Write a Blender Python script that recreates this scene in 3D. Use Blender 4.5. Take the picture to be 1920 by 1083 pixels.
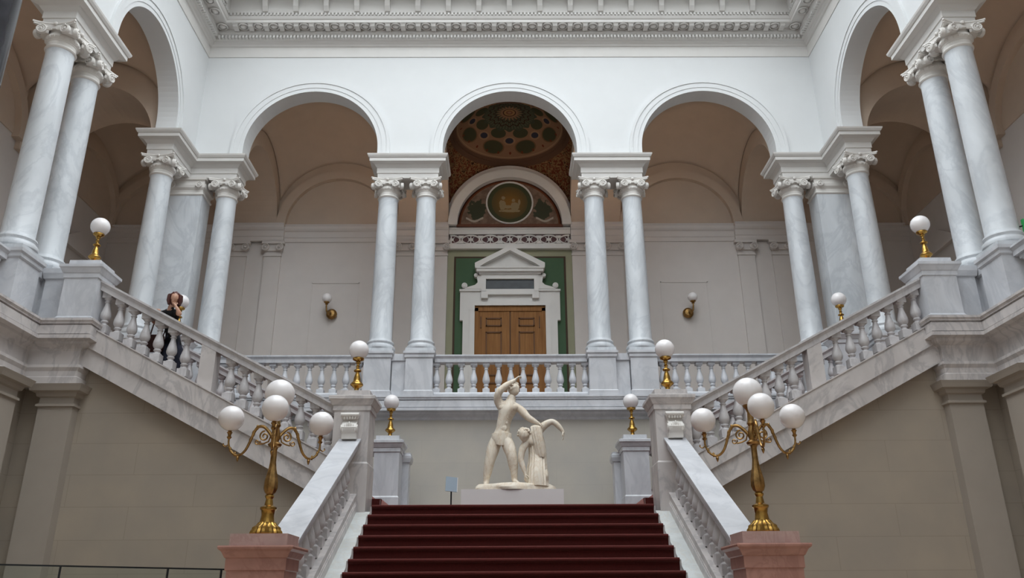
import bpy, bmesh, math, random
from mathutils import Vector, Matrix
from mathutils.geometry import tessellate_polygon
random.seed(4)
PI = math.pi
for o in list(bpy.data.objects): bpy.data.objects.remove(o)
SC = bpy.context.scene; COL = SC.collection

# ---------------------------------------------------------------- camera, light, exposure
cd = bpy.data.cameras.new('camera'); cam = bpy.data.objects.new('camera', cd); COL.objects.link(cam)
cd.sensor_width = 36; cd.lens = 1531.3/1920*36; cd.clip_end = 200
cam.location = (-0.077, 0, 1.6)
cam.rotation_mode = 'QUATERNION'
cam.rotation_quaternion = (Matrix.Rotation(-0.006, 3, 'Z') @ Matrix.Rotation(PI/2+0.3683, 3, 'X') @ Matrix.Rotation(-0.0053, 3, 'Z')).to_quaternion()
SC.camera = cam
w = bpy.data.worlds.new('world'); SC.world = w; w.use_nodes = True
w.node_tree.nodes['Background'].inputs[0].default_value = (0.8, 0.88, 1, 1)
w.node_tree.nodes['Background'].inputs[1].default_value = 0.35
def area(name, loc, sx, sy, power, color, rot=(0,0,0)):
    l = bpy.data.lights.new(name, 'AREA'); l.shape = 'RECTANGLE'; l.size = sx; l.size_y = sy; l.energy = power; l.color = color
    o = bpy.data.objects.new(name, l); COL.objects.link(o); o.location = loc; o.rotation_euler = rot
    return o
area('skylight', (0, 7.6, 24.3), 14.0, 19.6, 4300, (0.92, 0.965, 1.0))
SC.view_settings.view_transform = 'Standard'; SC.view_settings.look = 'None'
SC.view_settings.exposure = 0.05; SC.view_settings.gamma = 1.0

# warm up-lighters lying on top of the column entablatures, washing the gallery vaults
for s in (-1, 1):
    for (x, y, p) in ((2.69, 19.6, 85), (8.75, 19.55, 75), (8.98, 13.66, 45)):
        area('uplighter', (s*x, y, 12.74), 0.5, 0.2, p, (1.0, 0.76, 0.55))
for o in bpy.data.objects:
    if o.name.startswith('uplighter'): o.rotation_euler = (math.pi, 0, 0)

# ---------------------------------------------------------------- materials
def mat_new(name):
    m = bpy.data.materials.new(name); m.use_nodes = True
    nt = m.node_tree; return m, nt, nt.nodes['Principled BSDF']
def lk(nt, a, b): nt.links.new(a, b)
def nd(nt, t, **k):
    n = nt.nodes.new(t)
    for a, b in k.items(): setattr(n, a, b)
    return n
def c4(c): return (c[0], c[1], c[2], 1)
def ramp(nt, fac, stops):
    r = nd(nt, 'ShaderNodeValToRGB'); cr = r.color_ramp
    while len(cr.elements) < len(stops): cr.elements.new(0.5)
    for e, (p, c) in zip(cr.elements, stops): e.position = p; e.color = c4(c)
    lk(nt, fac, r.inputs[0]); return r.outputs[0]
def simple(name, col, rough=0.6, metal=0.0, spec=0.4, var=0.06, scale=2.5):
    m, nt, b = mat_new(name)
    g = nd(nt, 'ShaderNodeNewGeometry'); n = nd(nt, 'ShaderNodeTexNoise'); n.inputs['Scale'].default_value = scale; n.inputs['Detail'].default_value = 4
    lk(nt, g.outputs['Position'], n.inputs['Vector'])
    lo = [c*(1-var) for c in col]; hi = [min(1, c*(1+var)) for c in col]
    lk(nt, ramp(nt, n.outputs[0], [(0.3, lo), (0.7, hi)]), b.inputs['Base Color'])
    b.inputs['Roughness'].default_value = rough; b.inputs['Metallic'].default_value = metal
    b.inputs['Specular IOR Level'].default_value = spec
    return m
def marble(name, base, vein, scale=0.9, rough=0.33, amount=0.5):
    m, nt, b = mat_new(name)
    g = nd(nt, 'ShaderNodeNewGeometry')
    mp = nd(nt, 'ShaderNodeMapping'); mp.inputs['Rotation'].default_value = (0.5, 0.7, 0.4); mp.inputs['Scale'].default_value = (1, 1, 0.55)
    lk(nt, g.outputs['Position'], mp.inputs[0])
    n1 = nd(nt, 'ShaderNodeTexNoise'); n1.inputs['Scale'].default_value = scale*2.2; n1.inputs['Detail'].default_value = 7; n1.inputs['Distortion'].default_value = 1.3
    n2 = nd(nt, 'ShaderNodeTexNoise'); n2.inputs['Scale'].default_value = scale*1.3; n2.inputs['Detail'].default_value = 9; n2.inputs['Roughness'].default_value = 0.6; n2.inputs['Distortion'].default_value = 2.2
    lk(nt, mp.outputs[0], n1.inputs['Vector']); lk(nt, mp.outputs[0], n2.inputs['Vector'])
    mid = [(a+c)/2 for a, c in zip(base, vein)]
    cloud = ramp(nt, n1.outputs[0], [(0.35, [a*0.90 for a in base]), (0.65, [min(1, a*1.05) for a in base])])
    vm = ramp(nt, n2.outputs[0], [(0.44, (0, 0, 0)), (0.485, (1, 1, 1)), (0.5, (1, 1, 1)), (0.55, (0, 0, 0))])
    mlt = nd(nt, 'ShaderNodeMath', operation='MULTIPLY'); mlt.inputs[1].default_value = amount
    lk(nt, vm, mlt.inputs[0])
    mx = nd(nt, 'ShaderNodeMixRGB'); lk(nt, mlt.outputs[0], mx.inputs[0]); lk(nt, cloud, mx.inputs[1]); mx.inputs[2].default_value = c4(vein)
    lk(nt, mx.outputs[0], b.inputs['Base Color'])
    b.inputs['Roughness'].default_value = rough; b.inputs['Specular IOR Level'].default_value = 0.35
    return m
def ashlar(name, col, axis, dark=0.84, bw=2.1, bh=0.52):
    m, nt, b = mat_new(name)
    g = nd(nt, 'ShaderNodeNewGeometry'); s = nd(nt, 'ShaderNodeSeparateXYZ'); c = nd(nt, 'ShaderNodeCombineXYZ')
    lk(nt, g.outputs['Position'], s.inputs[0]); lk(nt, s.outputs[axis], c.inputs[0]); lk(nt, s.outputs[2], c.inputs[1])
    br = nd(nt, 'ShaderNodeTexBrick'); br.inputs['Scale'].default_value = 1.0
    br.inputs['Brick Width'].default_value = bw; br.inputs['Row Height'].default_value = bh
    br.inputs['Mortar Size'].default_value = 0.006; br.inputs['Mortar Smooth'].default_value = 0.4
    br.inputs['Color1'].default_value = c4([x*0.985 for x in col]); br.inputs['Color2'].default_value = c4([min(1, x*1.02) for x in col])
    br.inputs['Mortar'].default_value = c4([x*dark for x in col])
    lk(nt, c.outputs[0], br.inputs['Vector'])
    n = nd(nt, 'ShaderNodeTexNoise'); n.inputs['Scale'].default_value = 1.4; n.inputs['Detail'].default_value = 5
    lk(nt, g.outputs['Position'], n.inputs['Vector'])
    rr = ramp(nt, n.outputs[0], [(0.3, (0.92, 0.92, 0.93)), (0.7, (1.05, 1.03, 1.0))])
    mx = nd(nt, 'ShaderNodeMixRGB', blend_type='MULTIPLY'); mx.inputs[0].default_value = 1
    lk(nt, br.outputs['Color'], mx.inputs[1]); lk(nt, rr, mx.inputs[2]); lk(nt, mx.outputs[0], b.inputs['Base Color'])
    b.inputs['Roughness'].default_value = 0.7; b.inputs['Specular IOR Level'].default_value = 0.25
    return m
M = {}
M['plaster'] = simple('white_plaster', (0.72, 0.735, 0.74), 0.7, var=0.01, spec=0.2)
M['stucco'] = simple('white_stucco', (0.70, 0.685, 0.66), 0.65, var=0.02, spec=0.25)
M['gallery'] = simple('gallery_paint', (0.65, 0.61, 0.585), 0.75, var=0.02, spec=0.2)
M['vault'] = simple('vault_paint', (0.58, 0.475, 0.385), 0.8, var=0.03, spec=0.15)
M['column'] = marble('column_marble', (0.66, 0.69, 0.72), (0.42, 0.45, 0.49), 0.6, 0.3, 0.34)
M['marble'] = marble('grey_white_marble', (0.63, 0.64, 0.67), (0.42, 0.44, 0.48), 0.7, 0.33, 0.30)
M['marble_rail'] = marble('balustrade_marble', (0.60, 0.58, 0.585), (0.40, 0.38, 0.39), 1.1, 0.33, 0.35)
M['marble_string'] = marble('string_marble', (0.62, 0.58, 0.565), (0.30, 0.29, 0.30), 0.8, 0.35, 0.4)
M['pale_stone'] = marble('pale_curb_stone', (0.60, 0.625, 0.62), (0.55, 0.50, 0.42), 1.6, 0.35, 0.3)
M['pink'] = marble('pink_marble', (0.44, 0.235, 0.19), (0.33, 0.16, 0.13), 1.6, 0.35, 0.5)
M['pink_pale'] = marble('pale_pink_marble', (0.50, 0.35, 0.32), (0.40, 0.25, 0.22), 1.6, 0.35, 0.5)
M['capital'] = simple('capital_stone', (0.75, 0.725, 0.69), 0.6, var=0.03, spec=0.25)
M['wall_x'] = ashlar('beige_ashlar_across', (0.37, 0.32, 0.265), 0)
M['wall_y'] = ashlar('beige_ashlar_along', (0.37, 0.32, 0.265), 1)
M['cream'] = ashlar('cream_wall_paint', (0.50, 0.475, 0.43), 0, dark=0.95)
M['dado'] = marble('dado_marble', (0.34, 0.32, 0.31), (0.25, 0.24, 0.24), 0.8, 0.4, 0.4)
M['sandpier'] = simple('beige_pier_stone', (0.36, 0.315, 0.27), 0.65, var=0.03)
M['brass'] = simple('gilt_bronze', (0.40, 0.235, 0.06), 0.27, 1.0, 0.5, 0.25, 14)
M['dark_brass'] = simple('dark_gilt_bronze', (0.32, 0.19, 0.07), 0.38, 1.0, 0.5, 0.35, 18)
M['carpet'] = simple('dark_red_carpet', (0.055, 0.007, 0.006), 0.95, var=0.18, scale=40, spec=0.1)
M['carpet'].node_tree.nodes['Principled BSDF'].inputs['Sheen Weight'].default_value = 0.7
M['carpet'].node_tree.nodes['Principled BSDF'].inputs['Sheen Tint'].default_value = (0.9, 0.45, 0.4, 1)
M['green'] = simple('green_wall_paint', (0.05, 0.105, 0.05), 0.7, var=0.04)
M['olive'] = simple('olive_border_paint', (0.30, 0.30, 0.20), 0.7, var=0.03)
M['brown'] = simple('dark_brown_line', (0.055, 0.03, 0.015), 0.7)
M['plaque'] = simple('black_plaque', (0.02, 0.025, 0.03), 0.35, var=0.4, scale=6)
M['statue'] = marble('warm_cream_marble', (0.82, 0.74, 0.62), (0.66, 0.52, 0.37), 2.6, 0.5, 0.55)
M['plinth'] = simple('white_plinth_paint', (0.70, 0.66, 0.65), 0.6, var=0.01)
M['floorstone'] = marble('floor_stone', (0.52, 0.41, 0.31), (0.40, 0.31, 0.23), 0.8, 0.3, 0.4)
M['darkstone'] = simple('dark_polished_stone', (0.025, 0.025, 0.035), 0.25, var=0.3, scale=8)
M['skin'] = simple('skin', (0.50, 0.28, 0.19), 0.5, var=0.05)
M['hair'] = simple('red_brown_hair', (0.075, 0.018, 0.012), 0.45, var=0.4, scale=60)
M['black'] = simple('black_cloth', (0.01, 0.01, 0.012), 0.85, var=0.2)
M['jeans'] = simple('dark_blue_denim', (0.012, 0.014, 0.028), 0.9, var=0.3, scale=30)
M['bag'] = simple('dark_red_brown_leather', (0.05, 0.014, 0.01), 0.5, var=0.2)
M['board'] = simple('pale_blue_board', (0.28, 0.34, 0.40), 0.5, var=0.03)
M['steel'] = simple('dark_steel', (0.05, 0.055, 0.06), 0.4, 1.0)
M['redbrown'] = simple('dark_red_brown_paint', (0.12, 0.04, 0.02), 0.7)
M['plum'] = simple('plum_frieze_ground', (0.10, 0.045, 0.05), 0.7)
def globe_mat():
    m, nt, b = mat_new('opal_glass')
    b.inputs['Base Color'].default_value = (0.86, 0.83, 0.83, 1); b.inputs['Roughness'].default_value = 0.22
    b.inputs['Subsurface Weight'].default_value = 0.3; b.inputs['Subsurface Radius'].default_value = (0.1, 0.09, 0.09); b.inputs['Subsurface Scale'].default_value = 0.4
    return m
M['opal'] = globe_mat()
def glass_mat():
    m, nt, b = mat_new('clear_glass')
    b.inputs['Base Color'].default_value = (0.85, 0.92, 0.9, 1); b.inputs['Roughness'].default_value = 0.02
    b.inputs['Transmission Weight'].default_value = 1.0; b.inputs['IOR'].default_value = 1.15
    return m
M['glass'] = glass_mat()
def wood_mat():
    m, nt, b = mat_new('oak_door_wood')
    g = nd(nt, 'ShaderNodeNewGeometry'); mp = nd(nt, 'ShaderNodeMapping'); mp.inputs['Scale'].default_value = (9, 9, 0.5)
    n = nd(nt, 'ShaderNodeTexNoise'); n.inputs['Scale'].default_value = 3; n.inputs['Detail'].default_value = 6
    lk(nt, g.outputs['Position'], mp.inputs[0]); lk(nt, mp.outputs[0], n.inputs['Vector'])
    lk(nt, ramp(nt, n.outputs[0], [(0.3, (0.21, 0.09, 0.025)), (0.7, (0.30, 0.14, 0.045))]), b.inputs['Base Color'])
    b.inputs['Roughness'].default_value = 0.6; b.inputs['Specular IOR Level'].default_value = 0.2
    return m
M['wood'] = wood_mat()
M['wood_dark'] = simple('dark_oak_moulding', (0.12, 0.05, 0.016), 0.6, var=0.1)
def exit_mat():
    m, nt, b = mat_new('lit_green_sign')
    b.inputs['Base Color'].default_value = (0.02, 0.22, 0.06, 1)
    b.inputs['Emission Color'].default_value = (0.08, 0.7, 0.2, 1); b.inputs['Emission Strength'].default_value = 0.15
    return m
M['exit'] = exit_mat()
def mth(nt, op, a, b=None, c=None):
    n = nd(nt, 'ShaderNodeMath', operation=op)
    for i, v in enumerate((a, b, c)):
        if v is None: continue
        if isinstance(v, (int, float)): n.inputs[i].default_value = v
        else: lk(nt, v, n.inputs[i])
    return n.outputs[0]
def mixc(nt, f, a, b):
    n = nd(nt, 'ShaderNodeMixRGB'); lk(nt, f, n.inputs[0])
    for i, v in ((1, a), (2, b)):
        if isinstance(v, (tuple, list)): n.inputs[i].default_value = c4(v)
        else: lk(nt, v, n.inputs[i])
    return n.outputs[0]
def dome_mat():
    # painted dome: object coordinates, centre of the bay at the origin
    m, nt, b = mat_new('painted_dome')
    tc = nd(nt, 'ShaderNodeTexCoord'); s = nd(nt, 'ShaderNodeSeparateXYZ'); lk(nt, tc.outputs['Object'], s.inputs[0])
    x, y = s.outputs[0], s.outputs[1]
    r = mth(nt, 'SQRT', mth(nt, 'ADD', mth(nt, 'MULTIPLY', x, x), mth(nt, 'MULTIPLY', y, y)))
    a = mth(nt, 'ARCTAN2', y, x)
    tan = (0.20, 0.115, 0.07); grn = (0.045, 0.047, 0.026); ochre = (0.22, 0.13, 0.06); dk = (0.03, 0.012, 0.008); blue = (0.028, 0.03, 0.045); red = (0.11, 0.03, 0.015)
    def lt(v, t): return mth(nt, 'LESS_THAN', v, t)
    def gt(v, t): return mth(nt, 'GREATER_THAN', v, t)
    def mul(p, q): return mth(nt, 'MULTIPLY', p, q)
    def petal(n, ph=0.0): return mth(nt, 'MULTIPLY', mth(nt, 'COSINE', mth(nt, 'MULTIPLY_ADD', a, float(n), ph)), 0.9998)
    def ovals(n, ph, rc, rw, aw, power=1.0):
        # n ovals round the ring at radius rc
        c = petal(n, ph)                                   # 1 at oval centres
        da = mth(nt, 'DIVIDE', mth(nt, 'ARCCOSINE', c), float(n)*aw)
        dr = mth(nt, 'DIVIDE', mth(nt, 'SUBTRACT', r, rc), rw)
        return mth(nt, 'SQRT', mth(nt, 'ADD', mul(da, da), mul(dr, dr)))
    n = nd(nt, 'ShaderNodeTexNoise'); n.inputs['Scale'].default_value = 9; n.inputs['Detail'].default_value = 5; n.inputs['Distortion'].default_value = 1.5
    lk(nt, tc.outputs['Object'], n.inputs['Vector'])
    flor = ramp(nt, n.outputs[0], [(0.47, red), (0.52, ochre), (0.58, ochre), (0.64, dk)])
    col = flor
    ringz = lt(r, 1.70)
    col = mixc(nt, ringz, col, tan)
    rim = mul(gt(r, 1.60), lt(r, 1.80)); col = mixc(nt, rim, col, (0.10, 0.055, 0.035))
    rim2 = mul(gt(r, 1.555), lt(r, 1.575)); col = mixc(nt, rim2, col, (0.26, 0.17, 0.10))
    o1 = ovals(8, PI, 1.33, 0.17, 0.235); col = mixc(nt, lt(o1, 1.14), col, (0.13, 0.075, 0.04)); col = mixc(nt, lt(o1, 1.0), col, grn)
    o2 = ovals(8, 0.0, 1.12, 0.075, 0.10); col = mixc(nt, lt(o2, 1.7), col, (0.24, 0.15, 0.09)); col = mixc(nt, lt(o2, 1.15), col, blue)
    o3 = ovals(24, 0.4, 1.46, 0.035, 0.024); col = mixc(nt, lt(o3, 1.0), col, red)
    o4 = ovals(8, PI, 0.90, 0.17, 0.27); col = mixc(nt, lt(o4, 1.0), col, grn)
    scal = mth(nt, 'MULTIPLY_ADD', petal(16), 0.035, 0.80); col = mixc(nt, lt(r, scal), col, (0.045, 0.052, 0.035))
    rays = mul(gt(petal(48), 0.2), mul(gt(r, 0.45), lt(r, 0.74))); col = mixc(nt, rays, col, (0.075, 0.075, 0.05))
    for rr in (0.60, 0.44):
        e = mth(nt, 'ABSOLUTE', mth(nt, 'SUBTRACT', r, mth(nt, 'MULTIPLY_ADD', petal(16), 0.04, rr)))
        col = mixc(nt, lt(e, 0.018), col, dk)
    star = mth(nt, 'MULTIPLY_ADD', petal(20), 0.07, 0.33); col = mixc(nt, lt(r, star), col, (0.17, 0.10, 0.06))
    for rr, cc in ((0.24, tan), (0.20, dk), (0.17, ochre), (0.10, (0.12, 0.05, 0.03)), (0.06, tan)):
        col = mixc(nt, lt(r, rr), col, cc)
    lk(nt, col, b.inputs['Base Color']); b.inputs['Roughness'].default_value = 0.8; b.inputs['Specular IOR Level'].default_value = 0.1
    return m
M['dome'] = dome_mat()
def lunette_mat():
    m, nt, b = mat_new('painted_lunette')
    tc = nd(nt, 'ShaderNodeTexCoord'); s = nd(nt, 'ShaderNodeSeparateXYZ'); lk(nt, tc.outputs['Object'], s.inputs[0])
    x, z = s.outputs[0], s.outputs[2]      # origin at the centre of the lunette's base line
    def lt(v, t): return mth(nt, 'LESS_THAN', v, t)
    def gt(v, t): return mth(nt, 'GREATER_THAN', v, t)
    def mul(p, q): return mth(nt, 'MULTIPLY', p, q)
    def rad(cx, cz, sx=1.0, sz=1.0):
        dx = mth(nt, 'DIVIDE', mth(nt, 'SUBTRACT', x, cx), sx); dz = mth(nt, 'DIVIDE', mth(nt, 'SUBTRACT', z, cz), sz)
        return mth(nt, 'SQRT', mth(nt, 'ADD', mul(dx, dx), mul(dz, dz)))
    ax = mth(nt, 'ABSOLUTE', x)
    r0 = rad(0, 0)
    n = nd(nt, 'ShaderNodeTexNoise'); n.inputs['Scale'].default_value = 7; n.inputs['Detail'].default_value = 4
    lk(nt, tc.outputs['Object'], n.inputs['Vector'])
    ground = ramp(nt, n.outputs[0], [(0.4, (0.15, 0.10, 0.075)), (0.6, (0.21, 0.145, 0.105))])
    col = mixc(nt, gt(r0, 1.52), ground, (0.14, 0.045, 0.02))
    col = mixc(nt, gt(r0, 1.57), col, (0.05, 0.018, 0.01))
    # dark foliage masses either side
    fx = mth(nt, 'DIVIDE', mth(nt, 'SUBTRACT', ax, 1.02), 0.27); fz = mth(nt, 'DIVIDE', mth(nt, 'SUBTRACT', z, 0.55), 0.33)
    fr = mth(nt, 'SQRT', mth(nt, 'ADD', mul(fx, fx), mul(fz, fz)))
    fr = mth(nt, 'ADD', fr, mth(nt, 'MULTIPLY', mth(nt, 'SUBTRACT', n.outputs[0], 0.5), 1.6))
    col = mixc(nt, lt(fr, 1.0), col, (0.055, 0.06, 0.04))
    # pale scrolls
    wz = mth(nt, 'MULTIPLY_ADD', mth(nt, 'SINE', mth(nt, 'MULTIPLY', ax, 10.0)), 0.06, 0.22)
    sc = mul(lt(mth(nt, 'ABSOLUTE', mth(nt, 'SUBTRACT', z, wz)), 0.035), mul(gt(ax, 0.82), lt(ax, 1.36)))
    col = mixc(nt, sc, col, (0.42, 0.37, 0.31))
    # medallion
    rm = rad(0, 0.80)
    col = mixc(nt, lt(rm, 0.745), col, (0.27, 0.22, 0.17))
    col = mixc(nt, lt(rm, 0.69), col, (0.06, 0.065, 0.035))
    gold = ramp(nt, rm, [(0.1, (0.24, 0.12, 0.03)), (0.52, (0.11, 0.08, 0.035))])
    col = mixc(nt, lt(rm, 0.56), col, gold)
    # pale abstract seated shapes
    for (cx, cz, sx, sz) in ((-0.22, 0.72, 0.10, 0.20), (-0.20, 0.97, 0.06, 0.07), (0.17, 0.68, 0.13, 0.16), (0.12, 0.88, 0.05, 0.06), (0.0, 0.52, 0.34, 0.05), (-0.05, 0.66, 0.16, 0.06), (0.3, 0.82, 0.04, 0.12)):
        rr = mth(nt, 'ADD', rad(cx, cz, sx, sz), mth(nt, 'MULTIPLY', mth(nt, 'SUBTRACT', n.outputs[0], 0.5), 1.4))
        col = mixc(nt, lt(rr, 1.0), col, (0.30, 0.23, 0.13))
    lk(nt, col, b.inputs['Base Color']); b.inputs['Roughness'].default_value = 0.8; b.inputs['Specular IOR Level'].default_value = 0.1
    return m
M['lunette'] = lunette_mat()

# ---------------------------------------------------------------- mesh helpers
class MB:
    def __init__(s): s.v = []; s.f = []; s.sm = []
    def add(s, vs, fs, smooth=False):
        o = len(s.v); s.v += [tuple(p) for p in vs]; s.f += [[o+i for i in f] for f in fs]; s.sm += [smooth]*len(fs); return s
    def box(s, x0, x1, y0, y1, z0, z1):
        v = [(x, y, z) for x in (x0, x1) for y in (y0, y1) for z in (z0, z1)]
        return s.add(v, [(0, 1, 3, 2), (4, 6, 7, 5), (0, 4, 5, 1), (2, 3, 7, 6), (0, 2, 6, 4), (1, 5, 7, 3)])
    def prism(s, poly, plane, a0, a1, smooth=False):
        n = len(poly)
        def P(p, a):
            return {'xz': (p[0], a, p[1]), 'yz': (a, p[0], p[1]), 'xy': (p[0], p[1], a)}[plane]
        vs = [P(p, a0) for p in poly] + [P(p, a1) for p in poly]
        tri = tessellate_polygon([[Vector((p[0], p[1], 0)) for p in poly]])
        s.add(vs, [tuple(t) for t in tri] + [tuple(i+n for i in t) for t in tri])
        o = len(s.v)-2*n
        for i in range(n):
            j = (i+1) % n; s.f.append([o+i, o+j, o+n+j, o+n+i]); s.sm.append(smooth)
        return s
    def lathe(s, prof, c=(0, 0, 0), seg=24, axis='z', smooth=True, ripple=0, rn=0):
        vs = []; n = len(prof)
        for i in range(seg):
            a = 2*PI*i/seg; k = 1+ripple*math.cos(rn*a) if rn else 1
            for r, z in prof:
                x, y = r*k*math.cos(a), r*k*math.sin(a)
                p = (x, y, z) if axis == 'z' else ((x, z, y) if axis == 'y' else (z, x, y))
                vs.append((c[0]+p[0], c[1]+p[1], c[2]+p[2]))
        fs = []
        for i in range(seg):
            j = (i+1) % seg
            for k in range(n-1): fs.append((i*n+k, j*n+k, j*n+k+1, i*n+k+1))
        s.add(vs, fs, smooth)
        o = len(s.v)-len(vs)
        for k in ((0, n-1) if prof[0] != prof[-1] else ()):
            if prof[k][0] > 1e-4: s.f.append([o+i*n+k for i in range(seg)]); s.sm.append(False)
        return s
    def sphere(s, c, r, seg=20, rings=12, sc=(1, 1, 1), fn=None):
        vs = []; fs = []
        for i in range(rings+1):
            t = PI*i/rings
            for j in range(seg):
                a = 2*PI*j/seg; d = Vector((math.sin(t)*math.cos(a), math.sin(t)*math.sin(a), math.cos(t)))
                k = fn(d) if fn else 1
                vs.append((c[0]+d.x*r*sc[0]*k, c[1]+d.y*r*sc[1]*k, c[2]+d.z*r*sc[2]*k))
        for i in range(rings):
            for j in range(seg):
                k = (j+1) % seg; fs.append((i*seg+j, i*seg+k, (i+1)*seg+k, (i+1)*seg+j))
        return s.add(vs, fs, True)
    def tube(s, pts, rad, seg=8, smooth=True):
        pts = [Vector(p) for p in pts]; n = len(pts)
        rads = rad if isinstance(rad, (list, tuple)) else [rad]*n
        up = Vector((0, 0, 1)); vs = []
        t0 = (pts[1]-pts[0]).normalized()
        if abs(t0.dot(up)) > 0.9: up = Vector((1, 0, 0))
        u = t0.cross(up).normalized()
        for i in range(n):
            t = (pts[min(i+1, n-1)]-pts[max(i-1, 0)]).normalized()
            u = (u - t*u.dot(t)).normalized(); w_ = t.cross(u)
            for k in range(seg):
                a = 2*PI*k/seg; vs.append(pts[i]+(u*math.cos(a)+w_*math.sin(a))*rads[i])
        fs = [(i*seg+k, i*seg+(k+1) % seg, (i+1)*seg+(k+1) % seg, (i+1)*seg+k) for i in range(n-1) for k in range(seg)]
        fs += [tuple(range(seg)), tuple((n-1)*seg+k for k in range(seg))]
        return s.add(vs, fs, smooth)
    def sweep(s, prof, path, closed=False, solid=False, caps=True, smooth=False):
        # profile (outward, z) swept along a plan path; outward is to the right of travel
        n = len(path); P = [Vector(p) for p in path]; offs = []
        for i in range(n):
            d0 = (P[i]-P[i-1]).normalized() if (i > 0 or closed) else None
            d1 = (P[(i+1) % n]-P[i]).normalized() if (i < n-1 or closed) else None
            if d0 is None: d0 = d1
            if d1 is None: d1 = d0
            n0 = Vector((d0.y, -d0.x)); n1 = Vector((d1.y, -d1.x)); m = (n0+n1)
            m = m/max(m.length_squared, 1e-6)*2; offs.append(m)
        k = len(prof); vs = []
        for i in range(n):
            for d, z in prof: vs.append((P[i].x+offs[i].x*d, P[i].y+offs[i].y*d, z))
        fs = []; rng = n if closed else n-1; kk = k if solid else k-1
        for i in range(rng):
            j = (i+1) % n
            for a in range(kk):
                b = (a+1) % k; fs.append((i*k+a, j*k+a, j*k+b, i*k+b))
        if closed and caps and not solid:
            for a in (0, k-1):
                ring = [i*k+a for i in range(n)]
                for t in tessellate_polygon([[Vector((vs[q][0], vs[q][1], 0)) for q in ring]]): fs.append(tuple(ring[q] for q in t))
        if not closed and solid:
            for i in (0, n-1):
                for t in tessellate_polygon([[Vector((p[0], p[1], 0)) for p in prof]]): fs.append(tuple(i*k+q for q in t))
        return s.add(vs, fs, smooth)
    def bar(s, sec, p0, p1):
        # upright cross-section (across, up) carried from p0 to p1 without tilting it
        p0 = Vector(p0); p1 = Vector(p1); d = (p1-p0); h = Vector((d.x, d.y, 0)).normalized(); a = Vector((h.y, -h.x, 0)); n = len(sec)
        vs = [p0+a*q[0]+Vector((0, 0, q[1])) for q in sec]+[p1+a*q[0]+Vector((0, 0, q[1])) for q in sec]
        tri = tessellate_polygon([[Vector((q[0], q[1], 0)) for q in sec]])
        fs = [tuple(t) for t in tri]+[tuple(i+n for i in t) for t in tri]+[(i, (i+1) % n, n+(i+1) % n, n+i) for i in range(n)]
        return s.add(vs, fs)
    def xf(s, m, start=0):
        for i in range(start, len(s.v)): s.v[i] = tuple(m @ Vector(s.v[i]))
        return s
    def build(s, name, mat, parent=None, origin=None, loc=None, recalc=True, sharp=35):
        me = bpy.data.meshes.new(name)
        vs = s.v
        if origin: vs = [(x-origin[0], y-origin[1], z-origin[2]) for x, y, z in vs]
        me.from_pydata(vs, [], s.f)
        for p, q in zip(me.polygons, s.sm): p.use_smooth = q
        bm = bmesh.new(); bm.from_mesh(me)
        if recalc: bmesh.ops.recalc_face_normals(bm, faces=bm.faces)
        bm.to_mesh(me); bm.free()
        if any(s.sm): me.set_sharp_from_angle(angle=math.radians(sharp))
        me.materials.append(mat)
        o = bpy.data.objects.new(name, me); COL.objects.link(o)
        if parent: o.parent = parent
        if origin: o.location = origin
        if loc: o.location = loc
        return o
def thing(name, label, cat, loc=(0, 0, 0), rz=0, group=None):
    o = bpy.data.objects.new(name, None); COL.objects.link(o); o.location = loc; o.rotation_euler = (0, 0, rz)
    o.empty_display_size = 0.2
    o['label'] = label; o['category'] = cat
    if group: o['group'] = group
    return o
def tag(o, label, cat, group=None, kind=None):
    o['label'] = label; o['category'] = cat
    if group: o['group'] = group
    if kind: o['kind'] = kind
    return o
def struct(o): o['kind'] = 'structure'; return o
def dup(root, loc, rz=None, label=None, mirror=False, group=None):
    def cp(o, par):
        c = o.copy(); COL.objects.link(c); c.parent = par
        for ch in list(o.children): cp(ch, c)
        return c
    r = root.copy(); COL.objects.link(r); r.location = loc
    if rz is not None: r.rotation_euler = (0, 0, rz)
    if mirror: r.scale = (-1, 1, 1)
    if label: r['label'] = label
    if group: r['group'] = group
    for ch in list(root.children): cp(ch, r)
    return r
def child(mesh_obj, name, parent, loc=(0, 0, 0), rz=0, sc=None):
    c = bpy.data.objects.new(name, mesh_obj.data); COL.objects.link(c); c.parent = parent; c.location = loc; c.rotation_euler = (0, 0, rz)
    if sc: c.scale = sc
    return c
def side(s): return 'left' if s < 0 else 'right'

# ---------------------------------------------------------------- key dimensions (metres)
L = 3.08          # landing
ZG = 6.225        # gallery ledge
ZC = 12.08        # column top
ZE = 12.685       # entablature top
ZA = 12.953       # arch centre height
XW = 8.4; YB = 19.0
HALLF = -2.5

# ---------------------------------------------------------------- setting: floor, lower walls
struct(MB().box(-12.9, 12.9, -3, 23.5, -0.25, 0).build('floor', M['floorstone']))
struct(MB().box(-8.4, 8.4, 19.2, 19.5, 0, 5.75).build('wall_back', M['cream']))
for s in (-1, 1):
    struct(MB().box(*sorted((s*8.4, s*8.8)), HALLF, 19.5, 0, 5.75).build('wall_'+side(s), M['wall_y']))
struct(MB().box(-12.9, 12.9, -2.9, HALLF, 0, 18.6).build('wall_front', M['plaster']))
# gallery floors
struct(MB().box(-12.4, 12.4, 19.25, 23.0, 5.75, 6.2).build('floor.001', M['floorstone']))
for s in (-1, 1):
    struct(MB().box(*sorted((s*8.45, s*12.4)), HALLF, 19.25, 5.75, 6.2).build('floor.002' if s < 0 else 'floor.003', M['floorstone']))
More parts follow.
